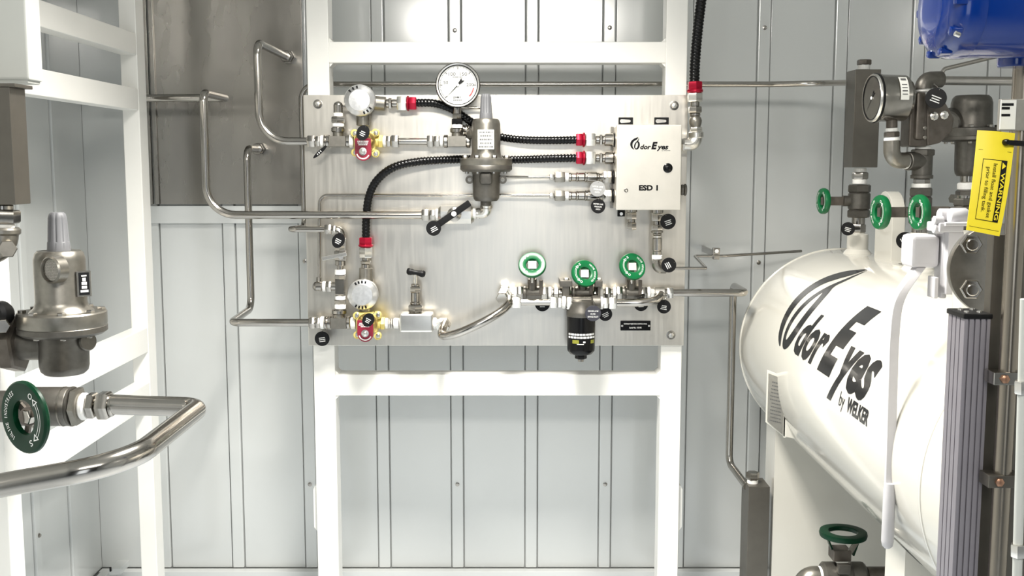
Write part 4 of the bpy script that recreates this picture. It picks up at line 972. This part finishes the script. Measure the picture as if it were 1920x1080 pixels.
# bracket with data plate on the tank's side
YN = 1760.0
x0 = P(1437, 760, YN).x / K; x1 = P(1474, 760, YN).x / K
za, zb = zz(700, YN, 1455), zz(812, YN, 1455)
MB().prism([U(x0, YN, za + 6), U(x1, YN, za - 8), U(x1, YN, zb - 8), U(x0, YN, zb + 18)], Vector((0, 5 * K, 0))).build('plate_bracket', 'tank_white', tk, .8 * K)
MB().prism([U(x1 - 3, YN, za - 8), U(x1 + 3, YN, za - 8), U(x1 + 3, YN, zb - 8), U(x1 - 3, YN, zb - 8)], Vector((0, 5 * K, 0))).build('bracket_flange', 'tank_white', tk)
MB().prism([U(x1, YN - 2, za - 6), U(x1 + 55, YN + 0, za + 2), U(x1 + 60, YN + 0, zb - 20), U(x1, YN - 2, zb - 6)], Vector((0, 5 * K, 0))).build('bracket_web', 'tank_white', tk, .6 * K)
dp = MB().prism([U(x0 + 2, YN - 1.5, za), U(x1 - 5, YN - 1.5, za - 10), U(x1 - 5, YN - 1.5, zb - 2), U(x0 + 2, YN - 1.5, zb + 21)], Vector((0, 2 * K, 0))).build('data_plate', 'name_steel', tk)
mb = MB(); dashes(mb, U((x0 + x1) / 2 - 1, YN - 1.8, (za + zb) / 2 + 2), Vector((1, 0, -.25)).normalized(), Zv, 22 * K, 72 * K, 12, 20, .35); mb.build('lettering', 'grey_print', dp)

# steel block under the long tube
o = T('manifold_block', 'tall steel block standing below the long tube beside the tank', 'manifold', (1420, 1080, 1975))
x0 = P(1402, 980, 1965).x / K; x1 = P(1442, 980, 1965).x / K
ubox(o, 'block', 'block_steel', x0, x1, 1965, 2025, -FLOOR, zz(913, 1965, 1420), 1)
xm = (x0 + x1) / 2 - 7; zt = zz(913, 1965, 1420)
MB().cyl(U(xm, 1992, zt), U(xm, 1992, zt + 8), 10.5 * K, None, 18).build('thread_tape', 'tape', o)
MB().hex(U(xm, 1992, zt + 7), U(xm, 1992, zt + 21), 13 * K).build('plug', 'fitting', o)

# ---------------------------------------------------------------- fittings on top of the tank
def side_wheel(o, c, R, green='green'):
    n = Vector((-1, -.12, 0)).normalized()
    wh = wheel(o, c, n, R, green=green, hole=.5, th=.2)
    MB().obox(c, n * (3 * K), n.cross(Zv) * (5 * K), Zv * (7 * K)).build('wheel_strap', 'dark_cast', wh)
    for s in (-1, 1): MB().obox(c - n * (4 * K) + Zv * (s * R * .42), n * (1 * K), n.cross(Zv) * (4 * K), Zv * (R * .3)).build('wheel_spoke', green, wh)
    return wh
def column_valve(label, Y, y_top, y_bot, wx, wy, wr, px):
    o = T('ball_valve', label, 'valve', U(XT, Y, zz(y_bot, Y, px)))
    zt, zb = zz(y_top, Y, px), zz(y_bot, Y, px); q = lambda z: U(XT, Y, z)
    L = zt - zb; s = S(20, Y)
    MB().hex(q(zb), q(zb + L * .24), s * 1.05).build('end_cap', 'cast', o)
    MB().hex(q(zt - L * .24), q(zt), s * 1.05).build('end_cap', 'cast', o)
    MB().lathe(q(zb + L * .22), Zv, [(s * .8, 0), (s, L * .06 * K), (s, L * .5 * K), (s * .8, L * .56 * K)], 24).build('body', 'cast', o)
    c = P(wx, wy, Y - 6); zc = c.z; st = Vector((XT * K - s * .6, Y * K, zc))
    MB().cyl(st, Vector((XT * K - s * 1.5, Y * K, zc)), s * .5, None, 16).build('stem_neck', 'cast', o)
    MB().obox((Vector((XT * K - s * 1.5, Y * K, zc)) + c) / 2, Vector((abs(XT * K - s * 1.5 - c.x) / 2, 0, 0)), Vector((0, 3 * K, 0)), Vector((0, 0, 8 * K))).build('stem', 'dark_cast', o, K)
    side_wheel(o, c, S(wr, Y))
    return o
o = column_valve('valve with green handwheel under the tall block at the tank\'s far end', 1957, 346, 408, 1544, 377, 24, 1608)
def col2(o, items, Y, px, X=XT):
    for y0, y1, r, k, nm, mt in items:
        a, b_ = U(X, Y, zz(y0, Y, px)), U(X, Y, zz(y1, Y, px))
        (MB().hex(a, b_, S(r, Y), math.pi / 6) if k == 'h' else MB().cyl(a, b_, S(r, Y), None, 20, .5 * K)).build(nm, mt, o)
col2(o, [(345, 336, 13, 'c', 'thread_tape', 'tape'), (336, 323, 15, 'h', 'hex_nut', 'fitting'), (323, 315, 11, 'c', 'thread_tape', 'tape'), (408, 420, 12, 'c', 'nipple', 'fitting'), (420, 436, 14, 'h', 'hex_nut', 'fitting'), (436, 446, 12, 'c', 'nipple', 'tank_white')], 1957, 1608)
o = T('manifold_block', 'tall grey steel block behind the right hand pressure gauge', 'manifold', U(XT, 1957, zz(314, 1957, 1608)))
xa = P(1601, 220, 1932).x / K; xb = P(1649, 220, 1932).x / K
ubox(o, 'block', 'block_steel', xa, xb, 1932, 1984, zz(314, 1932, 1620), zz(130, 1932, 1620), .8)
col2(o, [(131, 121, 10.5, 'c', 'thread_tape', 'tape'), (122, 112, 13, 'h', 'plug', 'dark_cast')], 1957, 1620, (xa + xb) / 2)
# column with gauge
Y2 = 1662.0
o = column_valve('valve with green handwheel beside the white lifting lug', Y2, 352, 420, 1651, 398, 32, 1724)
col2(o, [(352, 344, 17, 'c', 'thread_tape', 'tape'), (344, 335, 15, 'h', 'hex_nut', 'fitting'), (420, 436, 14, 'c', 'nipple', 'fitting'), (436, 470, 17, 'c', 'nipple', 'tank_white')], Y2, 1724)
o = T('pipe_tee', 'dark steel tee below the black actuated valve over the tank', 'pipe fitting', U(XT, Y2, zz(335, Y2, 1722)))
mb = MB().cyl(U(XT, Y2, zz(335, Y2, 1722)), U(XT, Y2, zz(282, Y2, 1722)), S(18, Y2), None, 20, K).cyl(U(XT, Y2, zz(302, Y2, 1722)), P(1700, 302, Y2 - 12), S(17, Y2), None, 20, K).build('body', 'cast', o)
col2(o, [(292, 280, 21, 'h', 'band', 'cast'), (335, 328, 20, 'c', 'band', 'cast'), (280, 275, 14, 'c', 'thread_tape', 'tape')], Y2, 1722)
cy(o, 'thread_tape', 'tape', (1700, 302, Y2 - 12), (1693, 302, Y2 - 14), 15)
Yg = 1640.0
o = T('pressure_gauge', 'right hand dial gauge facing left on a steel elbow', 'gauge', (1672, 240, Yg))
nG = Vector((-1, -.07, 0)).normalized(); RG = S(44, Yg)
cD = P(1638, 184, Yg)
gauge(o, cD, nG, RG, P(1703, 184, Yg).x - cD.x, Zv, (('30', 168), ('60', 118), ('100', 62), ('160', 2), ('psi', -94)))
stack(o, [(224, 240, 10, 'n', 'stem', 'dark_cast'), (240, 248, 11, 't'), (247, 257, 14, 'h', 'hex_nut', 'dark_cast'), (258, 265, 14, 't')], x=1672, Y=Yg)
MB().tube(fillet([P(1672, 264, Yg), P(1672, 301, Yg), P(1698, 301, Y2 - 14)], 16 * K), S(15, Yg), 20).build('elbow', 'cast_light', o)
lc = MB(); cc = cD - nG * 0
for k in range(6):
    a0, a1 = [math.radians(55 - 62 * (k + e) / 6) for e in (0, 1)]; d0 = P(1674, 184, Yg).x - cD.x; d1 = P(1690, 184, Yg).x - cD.x
    lc.quad(*[cD - nG * d + Vector((0, -math.cos(a), math.sin(a))) * (RG * 1.0) for a, d in ((a0, d0), (a0, d1), (a1, d1), (a1, d0))])
lb = lc.build('case_label', 'label_white', o)
lc = MB()
for k, (a_, h_) in enumerate(((46, 7), (30, 2), (22, 2), (14, 3), (6, 2))):
    a0, a1 = math.radians(a_ + h_ / 2), math.radians(a_ - h_ / 2); d0 = P(1677, 184, Yg).x - cD.x; d1 = P(1687, 184, Yg).x - cD.x
    lc.quad(*[cD - nG * d + Vector((0, -math.cos(a), math.sin(a))) * (RG * 1.006) for a, d in ((a0, d0), (a0, d1), (a1, d1), (a1, d0))])
lc.build('lettering', 'grey_print', lb)
# black actuated valve over the tee
o = T('actuated_valve', 'dark brown valve block with bolted side arm above the tee', 'valve', U(XT, Y2, zz(275, Y2, 1722)))
pbox(o, 'body', 'dark_cast', 1706, 178, 1742, 275, Y2 - 18, Y2 + 22, 3)
pbox(o, 'front_rib', 'dark_cast', 1718, 172, 1736, 262, Y2 - 26, Y2 - 14, 4)
Oa = Y2 - 20
MB().prism([P(1738, 178, Oa), P(1768, 182, Oa), P(1790, 222, Oa), P(1786, 246, Oa), P(1764, 268, Oa), P(1738, 274, Oa)], Vector((0, 34 * K, 0))).build('side_arm', 'dark_cast', o, 3 * K)
for px, py in ((1750, 218), (1769, 216)): 
    MB().lathe(P(px, py, Oa), Vector((0, -1, 0)), [(S(8, Oa), 0), (S(8, Oa), 4 * K), (S(5, Oa), 5 * K), (S(5, Oa), 10 * K), (0, 11 * K)], 8).build('bolt', 'fitting_bright', o)
for py in (240, 258): MB().lathe(P(1733, py, Y2 - 25), Vector((0, -1, 0)), [(S(3.5, Oa), 0), (S(3.5, Oa), 3 * K), (0, 4 * K)], 8).build('screw', 'cast_light', o)
cy(o, 'thread_tape', 'tape', (1731, 173, Y2 - 8), (1731, 165, Y2 - 8), 13)
MB().tube(fillet([P(1731, 167, Y2 - 8), P(1731, 150, Y2 - 8), P(1764, 149, Y2)], 14 * K), S(15, Y2), 20).build('elbow', 'cast', o)
hx(o, 'hex_nut', 'cast', (1757, 149, Y2), (1767, 149, Y2), 14)
o = T('stainless_tube', 'straight steel tube running right from the dark valve\'s elbow', 'tube', (1770, 152, Y2 + 4))
cy(o, 'tubing', 'tube', (1764, 151, Y2 + 2), (1990, 153, Y2 + 4), 8)
o = T('stainless_tube', 'thin bent steel tube under the blue housing', 'tube', (1768, 140, 1900))
pipe(o, 'tubing', 'tube', [P(1766, 150, 1880), P(1767, 130, 1880), P(1900, 98, 1900)], 3.6, 10)
# far regulator behind
YQ = 1840.0
o = regulator('grey regulator standing behind the yellow warning tag', 1820, YQ, (178, 236, 240, 256, 266, 330), (36, 32), 38, 52, 26, 'cast', 'cast', dome=True)
cy(o, 'side_boss', 'cast', (1785, 225, YQ), (1775, 232, YQ - 20), 24)
stack(o, [(328, 342, 14, 'n', 'nipple', 'fitting'), (342, 356, 19, 't'), (356, 372, 22, 'h', 'hex_nut', 'cast'), (372, 402, 20, 'c', 'pipe', 'cast')], x=1815, Y=YQ)
hx(o, 'side_plug', 'fitting', (1795, 374, YQ - 10), (1784, 372, YQ - 14), 9)
# third column valve
Y3 = 1500.0
o = column_valve('valve with green handwheel behind the white clamp arms', Y3, 372, 430, 1724, 398, 33, 1795)
col2(o, [(372, 366, 15, 'c', 'nipple', 'fitting'), (430, 470, 18, 'c', 'nipple', 'tank_white')], Y3, 1795)
tag((1590, 429, 1925), 12.5, 'black round tag over the tank\'s far nozzle', turn=-15, seed=16, hang=(10, 2), nrm=(-.3, -1, 0))
tag((1697, 451, 1640), 16, 'black round tag beside the white pivot block', turn=-60, seed=17, hang=(12, 6), nrm=(-.3, -1, 0))
tag((1755, 184, 1615), 19, 'black tag hanging on the dark valve over the tank', turn=-22, seed=18, hang=(-8, 12), nrm=(-.2, -1, .1))

# ---------------------------------------------------------------- white clamp, lever and steel flange in the right foreground
YK = 1225.0
o = T('swing_lever', 'long white swing lever hanging in front of the tank logo', 'lever', (1740, 470, YK))
bk = pbox(o, 'pivot_block', 'white_part', 1709, 441, 1764, 503, YK + 10, YK + 48, 6)
c_ = [P(1724, 500, YK + 22), P(1706, 524, YK + 14), P(1688, 552, YK + 8), P(1678, 585, YK + 6), P(1674, 640, YK + 4), P(1673, 720, YK + 2), P(1671, 800, YK), P(1668, 900, YK - 4), P(1664, 1018, YK - 8)]
cp = catmull(c_, 6); mb = MB(); vv = []; ff = []; n_ = len(cp)
for i, q in enumerate(cp):
    f_ = i / (n_ - 1); wd = 5.6 if f_ < .97 else 4.4; dp_ = 15 if f_ < .45 else 15 - 9 * min(1, (f_ - .45) / .2)
    for sx, sy in ((-1, -1), (1, -1), (1, 1), (-1, 1)): vv.append(q + Vector((sx * wd * K, sy * dp_ * K * .5, 0)))
for i in range(n_ - 1):
    for k in range(4): ff.append([i * 4 + k, i * 4 + (k + 1) % 4, (i + 1) * 4 + (k + 1) % 4, (i + 1) * 4 + k])
ff.append([3, 2, 1, 0]); ff.append([(n_ - 1) * 4 + k for k in range(4)])
MB().add(vv, ff).build('bar', 'white_part', o, 1.2 * K)
MB().lathe(P(1664, 1014, YK - 8), Vector((0, 0, -1)), [(6.4 * K, -70 * K), (7 * K, -60 * K), (7.2 * K, 0), (6 * K, 6 * K), (3 * K, 9 * K), (0, 10 * K)], 20).build('grip', 'white_part', o)
o = T('clamp', 'white painted clamp arms and bolts beside the steel flange', 'clamp', (1785, 560, YK))
for x0, x1, y0, y1, ya, yb in ((1766.5, 1778, 430, 560, YK + 6, YK + 30), (1776, 1806, 434, 553, YK - 6, YK + 26)):
    pbox(o, 'arm', 'white_part', x0, y0, x1, y1, ya, yb, 2)
pbox(o, 'yoke', 'white_part', 1762, 418, 1808, 436, YK - 10, YK + 30, 2)
for y, r in ((414, 9), (428, 10)): cy(o, 'bolt', 'white_part', (1750, y, YK), (1768, y, YK), r)
MB().lathe(P(1780, 405, YK + 4), Vector((1, 0, 0)), [(S(13, YK), 0), (S(15, YK), 2 * K), (S(15, YK), 18 * K), (S(13, YK), 20 * K)], 20).build('barrel', 'white_part', o)
cy(o, 'barrel', 'white_part', (1760, 404, YK + 20), (1780, 404, YK + 20), 13)
MB().lathe(P(1772, 420, YK - 12), Vector((1, 0, 0)), [(S(4, YK), 0), (S(4, YK), 28 * K), (S(7, YK), 28 * K), (S(7, YK), 36 * K)], 14).build('pin', 'white_part', o)
pbox(o, 'latch', 'white_part', 1752, 520, 1760, 560, YK - 2, YK + 20, 1.5)
YFl = 1130.0
o = T('pipe_flange', 'round steel flange with two big nuts behind the column', 'flange', (1880, 592, YFl))
cF = P(1884, 508, YFl); nF = Vector((-.25, -1, 0)).normalized()
MB().lathe(cF + Vector((0, 22 * K, 0)), nF, [(S(86, YFl), 0), (S(88, YFl), 2 * K), (S(88, YFl), 16 * K), (S(86, YFl), 18 * K)], 64).build('disc', 'cast_light', o)
MB().tube(fillet([cF + Vector((0, 20 * K, 0)) - nF * (2 * K), cF + Vector((6 * K, 70 * K, 0)), Vector((cF.x + 6 * K, cF.y + 70 * K, U(0, 0, -215).z))], 36 * K), S(52, YFl), 28).build('neck', 'tank_white', o)
for px, py in ((1819, 457), (1819, 541)):
    q = P(px, py, YFl - 8)
    nt_ = MB().hex(q - nF * (4 * K), q + nF * (11 * K), S(19, YFl)).build('nut', 'fitting', o)
    MB().cyl(q, q + nF * (16 * K), S(11, YFl), None, 20, K).build('stud', 'fitting', nt_)
# ---------------------------------------------------------------- aluminium profile, column, transmitter
YX = 900.0
x0 = P(1799, 800, YX).x / K; x1 = P(1847, 800, YX).x / K
o = T('aluminium_profile', 'ribbed lavender grey aluminium profile with black cap', 'profile', U(x0, YX, -FLOOR))
zt = zz(598, YX, 1815)
body = []
ny = 5
poly = [(x0, YX)]
w = (x1 - x0)
for k in range(4):      # front face grooves
    a = x0 + w * (k + .55) / 4.4
    poly += [(a, YX), (a, YX + 2.2), (a + 1.6, YX + 2.2), (a + 1.6, YX)]
poly += [(x1, YX), (x1, YX + 34), (x0, YX + 34)]
for k in range(3, 0, -1):
    b_ = YX + 34 * k / 4 + 1.2
    poly += [(x0, b_), (x0 + 1.8, b_), (x0 + 1.8, b_ - 1.8), (x0, b_ - 1.8)]
MB().prism([U(a, b_, -FLOOR) for a, b_ in poly], Vector((0, 0, (zt + FLOOR) * K))).build('extrusion', 'alu_profile', o)
cpp = ubox(o, 'end_cap', 'black', x0 - 1.5, x1 + 1.5, YX - 1.5, YX + 35.5, zt, zt + 4.5, 1)
for dx, dy in ((.25, .3), (.75, .3), (.3, .75), (.8, .8)): MB().lathe(U(x0 + w * dx, YX + 34 * dy, zt + 4), Zv, [(2.4 * K, 0), (2.2 * K, 1.6 * K), (0, 2.2 * K)], 10).build('screw', 'fitting_bright', cpp)
o = T('level_gauge', 'tall grey brown steel column with vertical tube at the right edge', 'level gauge', U(430, 900, -FLOOR))
xc0 = P(1846, 760, 905).x / K
ubox(o, 'column', 'block_steel', xc0, xc0 + 60, 905, 917, -FLOOR, zz(440, 905, 1880), 1)
ubox(o, 'upper_column', 'block_steel', xc0 + 14, xc0 + 60, 907, 917, zz(440, 905, 1880), zz(118, 905, 1880), 1)
xp = P(1889, 760, 885).x / K
MB().cyl(U(xp, 888, -FLOOR), U(xp, 888, zz(125, 888, 1889)), 7.6 * K, None, 24).build('vertical_tube', 'tube_brown', o)
for y in (708, 900):
    zc = zz(y, 885, 1880)
    st = ubox(o, 'strap', 'block_steel' if y > 800 else 'fitting', xc0 - 5, xp + 14, 879, 898, zc - 5.5, zc + 5.5, 1)
    MB().lathe(U(xc0 + 4, 879, zc), Vector((0, -1, 0)), [(3.8 * K, 0), (3.8 * K, 2 * K), (2.2 * K, 3 * K), (0, 3.2 * K)], 6).build('screw', 'copper', st)
xl = P(1874, 210, 880).x / K
ubox(o, 'label_band', 'name_steel', xl, xl + 40, 878, 884, zz(245, 880, 1890), zz(186, 880, 1890), .8)
lb = ubox(o, 'label', 'label_white', xl - .5, xl + 12, 876.6, 878.2, zz(243, 880, 1890), zz(188, 880, 1890), .3)
mb = MB()
for y, w_ in ((196, .8), (203, .55), (216, .6)):
    zc = zz(y, 877, 1880); mb.quad(U(xl, 876.2, zc - 1), U(xl + 12 * w_, 876.2, zc - 1), U(xl + 12 * w_, 876.2, zc + 1), U(xl, 876.2, zc + 1))
mb.build('lettering', 'black_print', lb)
o = T('conduit', 'pale slanted conduit with fittings at the right edge', 'conduit', (1912, 1080, 830))
cy(o, 'pipe', 'grey_box', (1906, 1120, 830), (1922, 560, 830), 9)
for y, x in ((726, 1916), (1032, 1909)):
    hx(o, 'coupling', 'fitting_bright', (x, y - 12, 829), (x, y + 12, 829), 14)
# blue transmitter
YBl = 860.0
o = T('transmitter', 'glossy blue round housing in the upper right corner', 'transmitter', (1900, 112, YBl))
a = P(1748, 14, YBl)
MB().lathe(a, Vector((1, .04, 0)), [(S(40, YBl), 0), (S(72, YBl), 1.5 * K), (S(86, YBl), 6 * K), (S(92, YBl), 14 * K), (S(92, YBl), 26 * K)], 56).build('end_cover', 'blue', o)
MB().lathe(a + Vector((25 * K, K, 0)), Vector((1, .04, 0)), [(S(89, YBl), 0), (S(90, YBl), 2 * K), (S(90, YBl), 120 * K)], 56).build('body', 'blue', o)
for k in range(10):
    t = 2 * math.pi * k / 10
    q = a + Vector((7 * K, math.cos(t) * S(86, YBl), math.sin(t) * S(86, YBl)))
    MB().obox(q, Vector((5 * K, 0, 0)), Vector((0, -math.sin(t), math.cos(t))) * (3.2 * K), Vector((0, math.cos(t), math.sin(t))) * (2.6 * K)).build('cover_rib', 'blue', o, 1.2 * K)
q = P(1903, 96, YBl + 20)
MB().lathe(Vector((q.x, q.y, P(1903, 126, YBl + 20).z)), Zv, [(S(28, YBl), 0), (S(30, YBl), 2 * K), (S(30, YBl), 20 * K)], 28).build('neck', 'blue', o)
cy(o, 'clip', 'fitting_bright', (1790, 62, YBl - 38), (1800, 66, YBl - 38), 5)

# ---------------------------------------------------------------- yellow warning tag
YT = 850.0
A, Bq, Cq, D = P(1833, 244, YT), P(1903, 250, YT), P(1874, 443, YT - 12), P(1812, 431, YT - 10)
o = T('warning_tag', 'yellow WARNING tag tied in front of the column', 'tag', (1858, 245, YT))
mb = MB(); NU, NV = 6, 10; vv = []
nT = (Bq - A).cross(D - A).normalized()
def tg(s, t, off=0.0):
    q = (A * (1 - s) + Bq * s) * (1 - t) + (D * (1 - s) + Cq * s) * t
    if nT.y > 0: sg = -1
    else: sg = 1
    return q + nT * sg * (off * K + 3.0 * K * math.sin(math.pi * t) * (.4 + .6 * s) + 2.0 * K * math.sin(3.0 * s) * (1 - t))
vv = [tg(i / NU, j / NV) for j in range(NV + 1) for i in range(NU + 1)] + [tg(i / NU, j / NV, -.6) for j in range(NV + 1) for i in range(NU + 1)]
n0 = (NU + 1) * (NV + 1); ff = []
for j in range(NV):
    for i in range(NU):
        a_ = j * (NU + 1) + i; ff.append([a_, a_ + 1, a_ + NU + 2, a_ + NU + 1]); ff.append([n0 + a_, n0 + a_ + NU + 1, n0 + a_ + NU + 2, n0 + a_ + 1])
bd = [i for i in range(NU)] + [j * (NU + 1) + NU for j in range(NV)] + [NV * (NU + 1) + i for i in range(NU, 0, -1)] + [j * (NU + 1) for j in range(NV, 0, -1)]
for a_, b_ in zip(bd, bd[1:] + bd[:1]): ff.append([a_, b_, b_ + n0, a_ + n0])
card = MB().add(vv, ff).build('card', 'yellow_tag', o)
def tquad(mb, s0, t0, s1, t1, off=.5, n=8):
    for k in range(n):
        ta, tb = t0 + (t1 - t0) * k / n, t0 + (t1 - t0) * (k + 1) / n
        mb.quad(tg(s0, ta, off), tg(s1, ta, off), tg(s1, tb, off), tg(s0, tb, off))
mb = MB(); tquad(mb, .70, .28, .86, .88)
for s0, t0, s1, t1 in ((.20, .28, .70, .286), (.20, .874, .70, .88), (.20, .28, .215, .88)): tquad(mb, s0, t0, s1, t1)
tquad(mb, .06, .19, .94, .193); tquad(mb, .06, .955, .94, .958)
mb.build('print', 'black_print', card)
def ttext(mb, s, s0, s1, t0, t1, bold, off):
    vv, ff = fit_text(s, t0, 0, t1, 1, bold)      # x runs down the card, letter tops towards the right edge
    mb.add([tg(s0 + (s1 - s0) * y, x, off) for x, y in vv], ff)
mb = MB(); ttext(mb, 'WARNING', .725, .835, .40, .86, .02, .8)
t0, t1 = .30, .37
mb.quad(tg(.725, t0, .8), tg(.835, (t0 + t1) / 2, .8), tg(.725, t1, .8))
mb.build('warning_lettering', 'yellow_tag', card)
mb = MB(); ttext(mb, 'Install float and gasket', .46, .60, .32, .85, 0.0, .5); ttext(mb, 'prior to filling tank.', .29, .43, .36, .80, 0.0, .5)
mb.build('lettering', 'black_print', card)
o = T('cable_tie', 'black cable tie holding the yellow tag', 'cable tie', (1885, 268, YT - 4))
cy(o, 'strap', 'black', (1884, 267, YT - 6), (1960, 272, YT - 2), 5)
MB().lathe(P(1884, 267, YT - 3), Vector((0, -1, 0)), [(S(6, YT), 0), (S(6, YT), 4 * K), (S(4, YT), 6 * K)], 12).build('head', 'black', o)

# ---------------------------------------------------------------- drain valve under the tank
YD = 1760.0
o = T('ball_valve', 'drain valve with flat green handwheel under the tank', 'valve', (1580, 1080, YD))
cW = P(1581, 1000, YD); RW_ = S(45, YD)
MB().ring(cW, Zv, [(RW_ * .97, -5 * K), (RW_, 0), (RW_ * .97, 4 * K), (RW_ * .82, 5 * K), (RW_ * .62, 4 * K), (RW_ * .60, 0), (RW_ * .64, -4 * K)], 56).build('handwheel', 'green_dark', o)
top = P(1581, 1040, YD)
for sx in (-1, 1):
    a, b_ = top + Vector((sx * 16 * K, 0, 0)), cW + Vector((sx * RW_ * .72, 0, -3 * K)); d = b_ - a
    MB().obox((a + b_) / 2, d * .5, Vector((0, 6 * K, 0)), d.cross(Vector((0, 1, 0))).normalized() * (1.4 * K)).build('wheel_strap', 'green_dark', o)
a, b_ = P(1590, 1040, YD - 12), P(1606, 1016, YD - 12); d = b_ - a
MB().obox((a + b_) / 2, d * .5, Vector((0, 2 * K, 0)), d.cross(Vector((0, 1, 0))).normalized() * (4.5 * K)).build('lock_tab', 'fitting', o, .8 * K)
hx(o, 'stem_nut', 'dark_cast', (1581, 1034, YD), (1581, 1030, YD), 8)
pbox(o, 'stem_base', 'dark_cast', 1563, 1033, 1597, 1054, YD - 16, YD + 16, 2)
MB().lathe(P(1540, 1082, YD), Vector((1, 0, 0)), [(S(26, YD), 0), (S(30, YD), 4 * K), (S(30, YD), 24 * K), (S(27, YD), 26 * K), (S(27, YD), 48 * K), (S(30, YD), 50 * K), (S(30, YD), 70 * K), (S(26, YD), 74 * K)], 12).build('body', 'cast', o)
pbox(o, 'body_pad', 'cast', 1572, 1060, 1596, 1078, YD - 30, YD - 18, 2)
cy(o, 'thread_tape', 'tape', (1533, 1084, YD), (1541, 1084, YD), 23)
o = T('pipe_elbow', 'steel elbow on the left of the drain valve', 'pipe fitting', (1515, 1084, YD))
MB().tube(fillet([P(1534, 1084, YD), P(1510, 1084, YD), P(1508, 1130, YD)], 16 * K), S(23, YD), 22).build('bend', 'cast_light', o)
o = T('pipe', 'dark pipe on the right of the drain valve', 'pipe', (1640, 1082, YD))
cy(o, 'pipe_body', 'dark_cast', (1623, 1082, YD), (1720, 1082, YD), 20)

# ---------------------------------------------------------------- groups of look-alikes
GROUPS = {'hanging_tag': 'round identification tags', 'flexible_conduit': 'black flexible conduits', 'shutoff_valve': 'yellow valves with red plates',
          'conduit_box': 'round silver conduit boxes', 'pressure_switch': 'ribbed steel sensors', 'pressure_regulator': 'spring regulators', 'pressure_gauge': 'dial gauges',
          'pipe_tee': 'steel tees', 'coupling': 'hex couplings', 'stainless_tube': 'bent steel tubing', 'impulse_tube': 'thin impulse tubing', 'ceiling_light': 'ceiling lights',
          'manifold_block': 'steel manifold blocks', 'pipe_elbow': 'pipe elbows', 'support_frame': 'white steel frames'}
for o in bpy.data.objects:
    n = o.name.split('.')[0]
    if o.parent is None and n in GROUPS: o['group'] = GROUPS[n]
    if o.parent is None and n == 'ball_valve' and 'green' in o['label']: o['group'] = 'valves with green handwheels'
